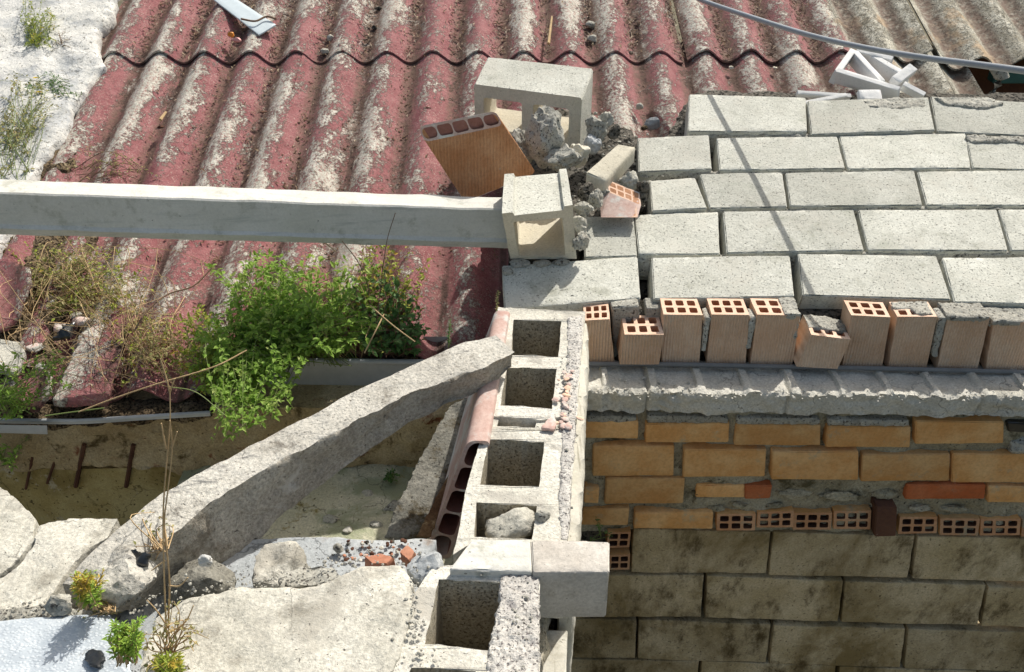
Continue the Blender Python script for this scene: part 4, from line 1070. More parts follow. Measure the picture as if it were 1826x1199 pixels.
# rocks and pieces of the pile
for (x, y, d, s, sd, mat, lab, nm) in [
    (968, 245, 2.50, (.075, .06, .095), 3, 'mortar', 'big pointed mortar rock in front of the top hollow block', 'mortar_rock'),
    (1005, 285, 2.46, (.055, .045, .045), 14, 'mortar', 'knobbly mortar rock right of the big pointed one', 'mortar_rock'),
    (930, 265, 2.55, (.04, .04, .06), 4, 'mortar', 'shaded stone between the orange flat brick and the big rock', 'stone'),
    (1033, 275, 2.5, (.035, .035, .04), 5, 'cream', 'creamy mortar nub between the two lower rocks', 'mortar_rock'),
    (1062, 232, 2.60, (.045, .04, .045), 6, 'mortar', 'grey stone beside the right foot of the top hollow block', 'stone'),
    (1080, 215, 2.68, (.035, .03, .03), 7, 'slab', 'rounded stone behind the clay brick piece on the pile', 'stone'),
    (1058, 260, 2.58, (.028, .03, .04), 8, 'greyledge', 'small greenish grey stone above the clay brick piece', 'stone'),
    (1095, 235, 2.62, (.024, .025, .025), 9, 'dark', 'dark pebble on the pile near the red roof', 'stone'),
    (1120, 325, 2.46, (.035, .03, .035), 10, 'slab', 'grey chunk between the clay brick piece and the second row block', 'stone'),
    (1045, 345, 2.36, (.034, .03, .03), 11, 'dark', 'dark lump right of the upright hollow block', 'stone'),
    (1040, 372, 2.32, (.036, .03, .022), 12, 'mortar', 'pale lump lying against the fourth row block', 'stone'),
    (1062, 355, 2.36, (.025, .03, .03), 13, 'mortar', 'little mortar stone left of the broken hollow brick', 'stone'),
    (1032, 405, 2.29, (.022, .03, .03), 15, 'slab', 'brown stone jammed between upright block and fourth row', 'stone'),
    (1037, 432, 2.26, (.018, .03, .03), 17, 'mortar', 'stone at the foot of the gap beside the upright block', 'stone'),
    (1145, 345, 2.44, (.02, .02, .05), 18, 'dark', 'dark stone jammed left of the tilted third row piece', 'stone'),
]:
    mk(nm, rock(D(x, y, d), s, sd, facets=10, rot=sd * .7, amp=.13), mat, label=lab, cat='stone' if nm == 'stone' else 'mortar rock', group=pileG)
t = [D(1101, 257, 2.5), D(1134, 262, 2.5), D(1080, 323, 2.38), D(1045, 307, 2.38)]
mk('clay_brick_piece', rbox(hexmap([t[3], t[2], t[2] + Vector((0, 0, -.05)), t[3] + Vector((0, 0, -.05))], [t[0], t[1], t[1] + Vector((0, 0, -.05)), t[0] + Vector((0, 0, -.05))]), n=(6, 3, 10), amp=.001), 'cream',
   label='pale plastered brick piece lying askew on the pile', cat='clay brick')
f = [D(1086, 343, 2.40), D(1143, 366, 2.40), D(1137, 388, 2.37), D(1072, 388, 2.37)]
bk = [p + Vector((0, .045, .018)) for p in f]
P = hexmap(f, bk)
mk('broken_brick', hollow(lambda a, b_, c: P(a, c, b_), six_out, six_holes(4, 2, .05, .12, .03), 'w', jag=.0006), ['clay_pink', 'clay_end', 'clay_in'], label='broken hollow brick with small square holes at the foot of the pile', cat='clay brick', smooth=False)
mk('mortar_rock', rock(D(1076, 348, 2.42), (.03, .03, .02), 77, amp=.12), 'mortar', label='mortar crust stuck on the broken hollow brick', cat='mortar rock')
for (x, y, s_, m_, lab) in [(1165, 222, (.032, .012, .030), 'greyledge', 'flat grey stone chip standing on the red roof near the leaning wall'), (1141, 190, (.014, .014, .014), 'slab', 'pale pebble above the flat grey chip on the roof'), (1148, 228, (.015, .015, .012), 'soil', 'brown clod beside the flat grey chip')]:
    mk('roof_stone', rock(RP(x, y, .04), s_, int(x), sub=3), m_, label=lab, cat='stone')

# ------------------------------------------------------------------ white lattice fragments
def poly3(pts, plane_pts, thick_dir, holes=None):
    return None
def lattice(pts, y, dy, dz=0):
    pass
def bars(name, segs, d0, w, th, label, mat='white_conc'):
    parts = []
    for (a, b, da, db) in segs:
        A, B = D(a[0], a[1], da), D(b[0], b[1], db)
        t_ = (B - A).normalized(); vn = Vector((0, -.55, .83)); s_ = t_.cross(vn).normalized(); nn = s_.cross(t_).normalized()
        f_ = [A + s_ * w / 2, B + s_ * w / 2, B - s_ * w / 2, A - s_ * w / 2]
        parts.append(rbox(hexmap(f_, [p - nn * th for p in f_]), n=(6, 2, 3), amp=.0006, edge=.0015, wear=.0015))
    return mk(name, join(*parts), mat, label=label, cat='lattice fragment')
bars('lattice_fragment', [((1494, 127), (1522, 88), 3.02, 3.12), ((1524, 90), (1574, 144), 3.12, 2.96), ((1492, 124), (1604, 158), 3.02, 2.90), ((1546, 92), (1618, 134), 3.12, 2.97), ((1528, 88), (1592, 104), 3.12, 3.06)], 3, .022, .055,
     'white cast lattice fragment with a triangular opening leaning under the cable')
bars('lattice_fragment', [((1598, 142), (1630, 118), 2.94, 2.97)], 3, .035, .03, 'stubby white lattice end beside the dark notch')
bars('lattice_fragment', [((1612, 148), (1650, 168), 2.92, 2.90)], 3, .02, .03, 'white lattice strip lying toward the grey roof sheet')
bars('lattice_fragment', [((1422, 164), (1518, 170), 2.92, 2.92), ((1436, 183), (1510, 168), 2.86, 2.9)], 3, .016, .02, 'thin white forked lattice piece flat on the top row block')
bars('lattice_fragment', [((1532, 168), (1572, 168), 2.88, 2.88)], 3, .04, .02, 'small square white lattice piece behind the pitted block')

# ------------------------------------------------------------------ cable
cab_px = [(1235, -12), (1250, 0), (1340, 31), (1440, 62), (1540, 85), (1640, 102), (1740, 115), (1830, 127), (1900, 137)]
# solve: cable point = point in plane with sun direction above the shadow it throws on the leaning wall
def cab_y(x):
    for (a, b), (c, d) in zip(cab_px, cab_px[1:]):
        if a <= x <= c: return b + (d - b) * (x - a) / (c - a)
    return 200
def proj(p):
    q = p - CAM; dpt = q.y * CA - q.z * SA
    return 913 + FPX * q.x / dpt, 599.5 + FPX * (-(q.y * SA + q.z * CA)) / dpt, dpt
samples = []
for sx, sy in [(1265, 170), (1425, 478)]:
    B = FP(sx, sy); lo, hi = 0, 2.0
    for _ in range(50):
        mid = (lo + hi) / 2; x, y, dp = proj(B + SV * mid)
        if y > cab_y(x): lo = mid
        else: hi = mid
    samples.append((x, dp))
(xa, da), (xb, db) = samples
inv = lambda x: 1 / da + (1 / db - 1 / da) * (x - xa) / (xb - xa)
cpts = [D(x, y, 1 / inv(x)) for x, y in cab_px]
mk('overhead_cable', tube(bez(cpts, 8), .0078, 10), 'cable', label='grey cable sagging across the top right corner above roof and blocks', cat='cable')

# ------------------------------------------------------------------ foreground slabs
def slabpx(name, pts, z, th, mat, label, seed, vox=.006, amp=.0045, f=9, jag=.004, cat='concrete slab'):
    top = []
    for p in pts:
        zz = z + (p[2] if len(p) > 2 else 0); top.append(Z(p[0], p[1], zz))
    top = jagged(top, jag, .02, seed)
    return mk(name, rough(*prism(top, Vector((0, 0, -th))), vox=vox, amp=amp, f=f, seed=seed, amp2=.0018, ridged=.003), mat, label=label, cat=cat)
slabpx('broken_slab', [(275, 1105), (330, 1066), (440, 1046), (560, 1042), (640, 1012), (715, 1004), (742, 1034), (734, 1090), (712, 1170), (690, 1215), (690, 1270), (230, 1270), (255, 1160)], -1.085, .07, 'slab', 'large pale broken slab at bottom centre touching the near hollow block', 3, amp=.007, f=6)
slabpx('broken_slab', [(-90, 850), (0, 868), (30, 890), (66, 922), (60, 962), (18, 1012), (-90, 1075)], -1.13, .09, 'slab', 'broken slab piece at the left edge, farthest back of the foreground slabs', 5)
slabpx('broken_slab', [(68, 934), (130, 921), (214, 923), (196, 955), (150, 985), (100, 1050), (60, 1098), (-90, 1108), (-90, 1084), (22, 1014), (62, 966)], -1.125, .085, 'slab', 'broken slab piece between the left edge piece and the long slab', 8)
slabpx('rubble_strip', [(-90, 1085), (60, 1078), (150, 1082), (215, 1090), (215, 1125), (60, 1110), (-90, 1112)], -1.115, .05, 'mortar', 'crumbly grey rubble strip above the dimpled metal sheet', 9, amp=.012, f=20, cat='rubble')
slabpx('chunk', [(445, 1035), (455, 990), (475, 968), (520, 968), (550, 1000), (530, 1030), (500, 1045)], -1.13, .05, 'slab', 'grey split chunk resting on the blue grey ledge', 12, vox=.006, amp=.012, f=16, cat='concrete chunk')
slabpx('chunk', [(500, 1035), (540, 1005), (590, 1012), (612, 1030), (560, 1046), (505, 1050)], -1.12, .04, 'mortar', 'brownish crumbled chunk at the back edge of the large slab', 13, vox=.006, amp=.010, f=20, cat='concrete chunk')
mk('brick_shard', rough(*prism([Z(*p, -1.155) for p in [(650, 992), (680, 983), (705, 992), (690, 1006), (662, 1008)]], Vector((0, 0, -.03))), vox=.005, amp=.004, f=20, seed=1), 'clay_shard', label='flat orange red brick shard on the blue grey ledge', cat='brick shard')
mk('brick_shard', rough(*prism([Z(*p, -1.14) for p in [(712, 985), (728, 972), (742, 984), (730, 1004)]], Vector((0, 0, -.03))), vox=.005, amp=.004, f=20, seed=2), 'clay_shard', label='orange brick shard standing beside the foot of the pink flat brick', cat='brick shard')
mk('grey_stone', rock(Z(762, 1012, -1.105), (.034, .038, .03), 51, facets=7, rot=.3), 'greyledge', label='smooth grey stone at the foot of the pink flat brick', cat='stone')
mk('grey_stone', rock(Z(604, 978, -1.185), (.012, .011, .009), 52, sub=3), 'mortar', label='small dark pebble alone on the blue grey ledge', cat='stone')
for k in range(70):
    x, y = rnd.uniform(610, 755), rnd.uniform(962, 1000); r = rnd.uniform(.0015, .0055)
    mk('crumb', rock(Z(x, y, -1.193), (r, r, r * .7), 200 + k, sub=2), rnd.choice(['dark', 'clay_shard', 'clay_brown', 'clay_brown', 'slab']), label='tiny crumb scattered on the blue grey ledge by the brick shards', cat='crumb', group='crumbs on the ledge')

# metal sheet
ms = [(-90, 1112), (60, 1100), (195, 1092), (232, 1130), (240, 1280), (-90, 1280)]
top = [Z(*p, -1.10) for p in ms]
mk('metal_sheet', rough(*prism(top, Vector((0, 0, -.012))), vox=.008, amp=.006, f=5, seed=1, amp2=.0002), 'tread', label='dimpled pale blue metal sheet in the bottom left corner', cat='metal sheet')
mk('tar_patch', rough(*prism([Z(*p, -1.088) for p in [(148, 1172), (152, 1160), (165, 1154), (183, 1160), (188, 1176), (176, 1182), (180, 1190), (160, 1186)]], Vector((0, 0, -.007))), vox=.003, amp=.002, f=40), 'black', label='black tarry blob on the dimpled metal sheet', cat='tar blob')
mk('dark_stone', rock(Z(108, 1075, -1.09), (.026, .022, .018), 44, facets=8), 'mortar', label='grey stone left of the first stonecrop clump', cat='stone')

# long concrete plank
ST = [((885, 598), (918, 628), (912, 656), -1.02), ((832, 608), (866, 655), (870, 692), -1.022), ((762, 640), (790, 680), (800, 722), -1.03), ((700, 669), (718, 708), (727, 754), -1.035),
      ((622, 704), (652, 742), (657, 803), -1.042), ((550, 745), (590, 777), (592, 852), -1.05), ((478, 778), (522, 810), (543, 886), -1.055), ((400, 822), (456, 846), (494, 925), -1.06),
      ((342, 851), (396, 881), (456, 975), -1.065), ((288, 882), (346, 920), (422, 1028), -1.07), ((225, 930), (304, 957), (345, 1058), -1.075), ((165, 985), (250, 1004), (270, 1075), -1.085), ((112, 1040), (190, 1062), (200, 1098), -1.10)]
def plank():
    secs = []
    for tb, tf, bf, z in ST:
        a = Z(*tb, z); b = Z(*tf, z); c = YP(*bf, b.y + .012)
        if c.z > b.z - .03: c.z = b.z - .03
        secs.append([a, b, c, a + Vector((0, -.012, -(b.z - c.z)))])
    rows = []
    n = len(secs)
    for i in range(n - 1):
        for k in range(14):
            t = k / 14; rows.append([secs[i][q].lerp(secs[i + 1][q], t) for q in range(4)])
    rows.append(secs[-1])
    sub = [14, 16, 8, 10]; vs = []; fs = []; m = sum(sub)
    nr = len(rows)
    for r, sc_ in enumerate(rows):
        for q in range(4):
            A, B = sc_[q], sc_[(q + 1) % 4]
            for k in range(sub[q]):
                t = k / sub[q]; p = A.lerp(B, t)
                nn = [Vector((0, 0, 1)), Vector((.45, -.85, 0)), Vector((0, 0, -1)), Vector((-.4, .9, 0))][q]
                big = noise.fractal(p * 9, .9, 2.1, 5); fine = noise.noise(p * 75); mid_ = noise.noise(p * 28)
                if q == 0:
                    d = big * .0035 + fine * .0010
                    p = p + nn * d
                    if k == 0: p = p + Vector((-.2, .3, 0)) * (noise.noise(p * 18) * .010 + mid_ * .006)
                else:
                    e = min(1, t * 5 + .0) * min(1, (1 - t) * 5 + .3)
                    d = big * .007 + mid_ * .0045 + fine * .003 - abs(noise.noise(p * 26)) * .008 * e
                    if q == 1 and k == 0: d = (noise.noise(p * 22) * .004 + mid_ * .004 + fine * .003); p = p + nn * d
                    else: p = p + nn * d
                vs.append(p)
    for r in range(nr - 1):
        for k in range(m):
            fs.append((r * m + k, r * m + (k + 1) % m, (r + 1) * m + (k + 1) % m, (r + 1) * m + k))
    for r0, rev in ((0, 1), (nr - 1, 0)):
        c = sum((vs[r0 * m + k] for k in range(m)), Vector()) / m; ci = len(vs); vs.append(c + Vector((0.012 if rev else -.012, 0, 0)))
        for k in range(m): fs.append((r0 * m + k, r0 * m + (k + 1) % m, ci))
    return vs, fs
_pv, _pf = plank()
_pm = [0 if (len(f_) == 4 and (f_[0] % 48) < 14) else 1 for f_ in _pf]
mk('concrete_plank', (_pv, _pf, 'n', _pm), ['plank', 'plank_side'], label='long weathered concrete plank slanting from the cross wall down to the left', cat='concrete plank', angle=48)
mk('concrete_chunk', rock(Z(215, 1030, -1.09), (.055, .05, .045), 61, amp=.1), 'plank', label='lumpy chunk broken off the lower end of the long plank', cat='concrete chunk')
mk('concrete_chunk', rock(D(360, 1035, 1.45), (.06, .05, .05), 63, amp=.1), 'darkslab', label='shaded chunk under the long plank near the dry stalk', cat='concrete chunk')
mk('plastic_scrap', rough(*prism([Z(190, 990, -1.07), Z(235, 975, -1.055), Z(268, 985, -1.05), Z(262, 1005, -1.06), Z(228, 1006, -1.065)], Vector((0, 0, -.012))), vox=.005, amp=.008, f=24, seed=5), 'black', label='torn black plastic caught on the lower end of the long plank', cat='plastic scrap')
mk('loose_mortar', rock(D(368, 1000, 1.36), (.013, .012, .012), 66, facets=8), 'lime', label='white mortar blob below the long plank', cat='mortar lump')

# frayed end of plank
def slanted(name, pts_d, th, mat, label, cat, seed=1, vox=.008, amp=.006):
    top = [D(*p) for p in pts_d]
    c = (top[1] - top[0]).cross(top[2] - top[1]).normalized()
    if c.y > 0: c = -c
    mk(name, rough(*prism(top, -c * th), vox=vox, amp=amp, f=12, seed=seed), mat, label=label, cat=cat)
slanted('dark_slab', [(800, 722, 2.02), (848, 700, 2.02), (836, 770, 1.97), (772, 893, 1.86), (752, 958, 1.8), (684, 958, 1.8), (728, 852, 1.88), (772, 770, 1.96)], .04, 'darkslab', 'dark grey slab leaning in the gap left of the pink flat brick', 'concrete slab')
slanted('rusty_strip', [(838, 772, 1.90), (848, 776, 1.90), (768, 958, 1.74), (742, 956, 1.74)], .012, 'rust', 'rusty flaking strip between the dark slab and the pink flat brick', 'metal strip', 4, .006, .003)
slanted('dark_slab', [(846, 702, 2.08), (884, 690, 2.08), (848, 790, 2.0), (826, 800, 2.0)], .03, 'darkslab', 'upper dark slab piece just under the long plank end', 'concrete slab', 6)

# ------------------------------------------------------------------ roof litter and small objects
q = [RP(372, -8, .045), RP(412, -8, .045), RP(492, 44, .05), RP(462, 62, .045)]
mk('plastic_strip', rbox(hexmap([q[0], q[1], q[2], q[3]], [p + Vector((0, 0, -.006)) for p in q]), n=(4, 10, 1), amp=.0008, edge=.001, wear=.0), 'strip', label='pale blue plastic strip lying at the top left of the red roof', cat='plastic strip')
mk('twig', tube(bez([RP(430, 34, .058), RP(455, 38, .062), RP(475, 30, .062), RP(492, 34, .06)], 6), [.004] * 19, 6), 'stem_b', label='brown twig across the pale blue strip', cat='twig')
tt = thing('toy_piece', RP(415, 72, .03), 'small orange and pink plastic piece just above the sheet overlap', 'plastic piece')
mk('orange_cap', rock(RP(412, 62, .045), (.014, .012, .012), 3, sub=3, amp=.03), 'orange', parent=tt)
mk('pink_body', rock(RP(422, 72, .04), (.022, .013, .012), 4, sub=3, amp=.03, rot=-.5), 'pinkp', parent=tt)
for (x, y, r, m_, lab) in [(588, 68, .017, 'slab', 'round pale pebble in a trough above the overlap, upper middle of the roof'), (578, 92, .020, 'mortar', 'flat pale clod just above the overlap under the round pebble'), (668, 50, .014, 'dark', 'dark pebble in the trough right of the round pale pebble'), (675, 15, .014, 'dark', 'small dark clod near the top edge of the roof'),
                           (1053, 45, .022, 'mortar', 'lump of pale mortar in the trough behind the top hollow block'), (1056, 70, .022, 'slab', 'crumbly clod just above the overlap behind the top hollow block'), (1070, 62, .014, 'soil', 'brown clod right of the pale mortar lump'), (1303, 122, .011, 'cream', 'tiny cream chip below the overlap right of the sheet joint'), (1381, 122, .011, 'cream', 'tiny cream chip further right below the overlap'),
                           (865, 130, .012, 'soil', 'brown clod left of the top hollow block on the roof'), (1125, 95, .010, 'dark', 'small dark pebble on the overlap above the clay brick piece'), (1217, 210, .014, 'clay_brown', 'reddish lump at the left edge of the leaning wall')]:
    mk('roof_pebble', rock(RP(x, y, .0 + r * .6 + (-.005 if y < 100 else -.01)), (r, r * .9, r * .8), int(x + y), sub=3), m_, label=lab, cat='pebble')
for (pts, lab) in [([(978, 78), (984, 30)], 'pale stick lying in a trough right of the top middle'), ([(286, 214), (296, 200)], 'curled pale bark piece on a red crest at the left')]:
    mk('stick', tube([RP(*p, .05) for p in pts], [.006, .004], 6), 'stem_d', label=lab, cat='stick')
# holes / flaked spots as dark chips
for (x, y, s_, lab) in [(470, 200, (.016, .010, .004), 'dark chip as a small hole on a crest above the beam'), (287, 226, (.016, .01, .006), 'dark chip as a flaked spot beside the pale curled piece')]:
    mk('dark_chip', rock(RP(x, y, .024), s_, int(x), sub=3), 'clay_brown', label=lab, cat='dark chip')

def litter(n, area, seed, zoff=.0, L=(.01, .03), valley=True):
    rr = random.Random(seed); parts_v = []; parts_f = []
    for _ in range(n):
        x = rr.uniform(area[0], area[1]); y = rr.uniform(area[2], area[3])
        if valley:
            k = round((x - CRX) / PITCHX - .5) + .5
            x = CRX + k * PITCHX + rr.gauss(-.004, .020)
        z = corr_z(x, y) + (.024 if y > ylap else .004) + .002
        a = rr.uniform(0, 2 * pi); l = rr.uniform(*L); w = rr.uniform(.001, .0045)
        d = Vector((cos(a), sin(a), RS * sin(a) + rr.uniform(-.2, .35))) * l; s_ = Vector((-sin(a), cos(a), 0)) * w
        p = Vector((x, y, z)); b = len(parts_v)
        parts_v += [p - d * .5 - s_ * .3, p - s_ + Vector((0, 0, .003)), p + d * .5, p + s_ + Vector((0, 0, .002))]
        parts_f.append((b, b + 1, b + 2, b + 3))
    return parts_v, parts_f
M['litter'] = leaf_mat('dead_leaf', (.10, .06, .035), (.22, .14, .08), (.42, .33, .22), .05)
mk('leaf_litter', litter(2600, (-1.5, 1.3, 3.36, 4.0), 3), 'litter', kind='stuff', smooth=False)
mk('leaf_litter', litter(1500, (-1.3, .25, 2.3, 3.33), 4, L=(.006, .02)), 'litter', kind='stuff', smooth=False)
mk('leaf_litter', litter(160, (-1.3, 1.3, 2.6, 4.0), 5, L=(.015, .045), valley=False), 'litter', kind='stuff', smooth=False)

# ------------------------------------------------------------------ plants
def leaf(p, d, up, l, w, fold=.25, droop=.15):
    s_ = d.cross(up); s_ = s_.normalized() if s_.length > 1e-4 else Vector((1, 0, 0)); n_ = s_.cross(d).normalized()
    m1 = p + d * l * .35 + n_ * l * .04; m2 = p + d * l * .7 - n_ * l * droop * .3; tip = p + d * l - n_ * l * droop
    return [p, m1 + s_ * w * .5 + n_ * w * fold, m2 + s_ * w * .38 + n_ * w * fold * .8, tip, m2 - s_ * w * .38 + n_ * w * fold * .8, m1 - s_ * w * .5 + n_ * w * fold, m1, m2], \
           [(0, 6, 1), (6, 7, 2, 1), (7, 3, 2), (0, 5, 6), (5, 4, 7, 6), (4, 3, 7)]
def plant(name, root_fn, tip_fn, n, nl, ll, lw, mat, stem, label, cat, seed, sr=.0012, start=.35, curl=.12, group=None, shape='pair', bend=.25, fl=None):
    rr = random.Random(seed); LV = []; LF = []; SVv = []; SF = []
    for i in range(n):
        a = root_fn(rr); b = tip_fn(rr)
        mid = a.lerp(b, .5) + Vector((rr.gauss(0, 1), rr.gauss(0, 1), abs(rr.gauss(0, 1)) * 1.2)) * (b - a).length * bend * .5
        pts = bez([a, mid, b], 5)
        pv, pf = tube(pts, [sr * (1 - .6 * k / (len(pts) - 1)) for k in range(len(pts))], 4, cap=False)
        o = len(SVv); SVv += pv; SF += [tuple(x + o for x in f_) for f_ in pf]
        m = rr.randint(int(nl * .7), int(nl * 1.3))
        for k in range(m):
            t = start + (1 - start) * (k + rr.random()) / m; idx_ = t * (len(pts) - 1); j = min(int(idx_), len(pts) - 2)
            p = pts[j].lerp(pts[j + 1], idx_ - j)
            ax_ = (pts[j + 1] - pts[j]).normalized()
            d = (Vector((rr.gauss(0, 1), rr.gauss(0, 1), rr.gauss(0, .6) + .15))).normalized() * .9 + ax_ * .6; d.normalize()
            up = (Vector((0, 0, 1)) + Vector((rr.gauss(0, .45), rr.gauss(0, .45), 0))).normalized()
            l = rr.uniform(*ll) * (1 - .35 * t + .2); w = l * rr.uniform(*lw)
            v_, f_ = leaf(p + d * .002, d, up, l, w)
            o = len(LV); LV += v_; LF += [tuple(x + o for x in q_) for q_ in f_]
    root = thing(name, root_fn(random.Random(seed)), label, cat, group)
    mk('stem', (SVv, SF, 'raw'), stem, parent=root, smooth=True)
    mk('foliage', (LV, LF, 'raw'), mat, parent=root, smooth=False)
    if fl:
        for _ in range(fl[0]):
            c = tip_fn(rr); FV = []; FF = []
            for k in range(6):
                a = 2 * pi * k / 6; d = Vector((cos(a), sin(a) * .8, .4)).normalized()
                v_, f_ = leaf(c, d, Vector((0, 0, 1)), fl[1], fl[1] * .5); o = len(FV); FV += v_; FF += [tuple(x + o for x in q_) for q_ in f_]
            mk('flower', (FV, FF, 'raw'), 'flower', parent=root, smooth=False)
    return root
def inpoly(x, y, poly):
    c = False; j = len(poly) - 1
    for i in range(len(poly)):
        if (poly[i][1] > y) != (poly[j][1] > y) and x < (poly[j][0] - poly[i][0]) * (y - poly[i][1]) / (poly[j][1] - poly[i][1]) + poly[i][0]: c = not c
        j = i
    return c
def polytip(poly, dfun):
    xs = [p[0] for p in poly]; ys = [p[1] for p in poly]
    def fn(rr):
        while True:
            x = rr.uniform(min(xs), max(xs)); y = rr.uniform(min(ys), max(ys))
            if inpoly(x, y, poly): return D(x, y, dfun(x, y, rr))
    return fn
def roofdepth(x, y):
    p = RP(x, y, 0); return proj(p)[2]
# main bush, upper mass
polyA = [(362, 470), (420, 470), (470, 445), (510, 470), (560, 490), (610, 510), (640, 520), (655, 600), (620, 640), (540, 645), (450, 640), (370, 640), (330, 620), (350, 560), (400, 530), (395, 500)]
plant('leafy_weed', lambda r: Z(r.uniform(390, 640), r.uniform(625, 655), -1.39), polytip(polyA, lambda x, y, r: roofdepth(x, y) - r.uniform(.05, .26)), 200, 21, (.010, .026), (.38, .6), 'leaf', 'stem_g',
      'dense bright green weed bush growing out of the gutter under the beam', 'bush', 5)
plant('leafy_weed', lambda r: Z(r.uniform(520, 660), r.uniform(622, 645), -1.39), polytip([(500, 470), (560, 450), (620, 455), (680, 470), (690, 560), (650, 640), (560, 640), (520, 560)], lambda x, y, r: roofdepth(x, y) - r.uniform(.04, .22)), 70, 13, (.008, .032), (.35, .6), 'leaf', 'stem_d',
      'looser taller green weeds filling the middle of the gutter growth', 'bush', 51)
plant('leafy_weed', lambda r: Z(r.uniform(350, 430), r.uniform(650, 680), -1.38), polytip([(310, 560), (370, 540), (400, 600), (400, 720), (350, 720), (310, 650)], lambda x, y, r: roofdepth(x, y) - r.uniform(.04, .16)), 60, 14, (.007, .022), (.35, .6), 'leaf_yel', 'stem_g',
      'yellow green weeds at the left side of the green bush', 'bush', 52)
polyB = [(330, 640), (400, 640), (470, 640), (560, 650), (550, 700), (520, 740), (490, 760), (430, 770), (380, 795), (370, 780), (390, 720), (340, 700)]
plant('leafy_weed', lambda r: Z(r.uniform(400, 540), r.uniform(630, 650), -1.39), polytip(polyB, lambda x, y, r: 2.28 - (y - 640) * .0012 - r.uniform(0, .12)), 110, 20, (.010, .024), (.4, .65), 'leaf', 'stem_g',
      'green weed trailing down over the left end of the plastic gutter', 'bush', 6)
polyC = [(630, 500), (660, 470), (700, 480), (735, 520), (765, 580), (770, 625), (700, 640), (640, 630)]
plant('leafy_weed', lambda r: Z(r.uniform(640, 730), r.uniform(620, 640), -1.39), polytip(polyC, lambda x, y, r: roofdepth(x, y) - r.uniform(.03, .18)), 75, 12, (.010, .032), (.45, .7), 'leaf_dk', 'stem_b',
      'darker round leaved weed right of the bright green bush', 'bush', 7)
polyD = [(640, 425), (690, 405), (760, 450), (775, 480), (740, 500), (700, 520), (660, 520)]
plant('dry_weed', lambda r: Z(r.uniform(650, 730), r.uniform(600, 630), -1.38), polytip(polyD, lambda x, y, r: roofdepth(x, y) - r.uniform(.05, .2)), 46, 9, (.010, .024), (.4, .6), 'leaf_yel', 'stem_b',
      'thin yellowing weed reaching up to the beam with ragged leaves', 'weed', 8)
# left verge dry weeds
polyE = [(20, 440), (80, 425), (160, 430), (230, 460), (270, 520), (240, 560), (150, 570), (80, 560), (30, 520)]
plant('dry_weed', lambda r: RP(r.uniform(60, 200), r.uniform(520, 580), .0), polytip(polyE, lambda x, y, r: roofdepth(x, y) - r.uniform(.01, .09)), 95, 15, (.007, .018), (.3, .55), 'leaf_dry', 'stem_d',
      'tangled olive brown dry weed below the beam at the left', 'weed', 9)
plant('creeping_weed', lambda r: RP(r.uniform(20, 250), r.uniform(470, 570), .0), polytip([(0, 430), (100, 420), (230, 440), (280, 520), (260, 560), (90, 570), (20, 500)], lambda x, y, r: roofdepth(x, y) - r.uniform(.02, .09)), 42, 10, (.007, .018), (.4, .6), 'leaf_yel', 'stem_g',
      'yellow green creeper mixed through the dry tangle below the beam at the left', 'weed', 53)
plant('creeping_weed', lambda r: RP(r.uniform(150, 330), r.uniform(560, 690), .0), polytip([(120, 540), (260, 540), (340, 600), (350, 690), (240, 680), (200, 600)], lambda x, y, r: roofdepth(x, y) - r.uniform(.02, .10)), 40, 9, (.006, .016), (.4, .6), 'leaf_yel', 'stem_d',
      'thin creeper spread over the foot of the red roof left of the bush', 'weed', 54)
polyF = [(-20, 120), (60, 130), (120, 150), (110, 200), (70, 260), (40, 320), (-20, 320)]
plant('creeping_weed', lambda r: RP(r.uniform(0, 60), r.uniform(200, 330), .04), polytip(polyF, lambda x, y, r: roofdepth(x, y) - r.uniform(.05, .11)), 70, 16, (.006, .015), (.4, .65), 'leaf_dry', 'stem_g',
      'creeping weed with yellow flowers on the white skim above the beam', 'weed', 10, fl=(3, .012))
plant('creeping_weed', lambda r: RP(r.uniform(40, 130), r.uniform(140, 180), .05), polytip([(30, 130), (150, 130), (165, 170), (120, 190), (50, 180)], lambda x, y, r: roofdepth(x, y) - r.uniform(.05, .08)), 24, 12, (.006, .013), (.4, .65), 'leaf_dk', 'stem_g',
      'small dark leaved creeper across the upper white skim', 'weed', 20)
plant('grass_tuft', lambda r: RP(r.uniform(45, 90), r.uniform(60, 95), .04), polytip([(40, -10), (95, -10), (105, 50), (100, 90), (45, 90)], lambda x, y, r: roofdepth(x, y) - r.uniform(.05, .13)), 46, 18, (.008, .016), (.3, .5), 'leaf_yel', 'stem_g',
      'yellow green tuft at the top left corner on the white skim', 'weed', 11)
plant('grass_tuft', lambda r: RP(110, 82, .045), polytip([(85, 55), (135, 50), (140, 90), (85, 100)], lambda x, y, r: roofdepth(x, y) - r.uniform(.05, .1)), 22, 5, (.006, .014), (.12, .2), 'leaf_dry', 'stem_b',
      'little dry brown grass tuft right of the yellow green one', 'weed', 12)
plant('dry_weed', lambda r: RP(r.uniform(120, 260), r.uniform(300, 330), .03), polytip([(110, 270), (150, 240), (290, 300), (300, 330), (110, 330)], lambda x, y, r: roofdepth(x, y) - r.uniform(.02, .06)), 26, 9, (.006, .014), (.3, .5), 'leaf_dry', 'stem_b',
      'sparse dry weed along the roof just above the left of the beam', 'weed', 13)
plant('creeping_weed', lambda r: Z(r.uniform(-10, 60), r.uniform(690, 740), -1.42), polytip([(-30, 640), (30, 650), (60, 690), (90, 640), (110, 620), (130, 690), (70, 720), (20, 760), (-30, 760)], lambda x, y, r: 2.22 - r.uniform(0, .14)), 60, 13, (.007, .017), (.4, .6), 'leaf', 'stem_g',
      'green creeper over the broken sheet corner beside the left gutter', 'weed', 14)
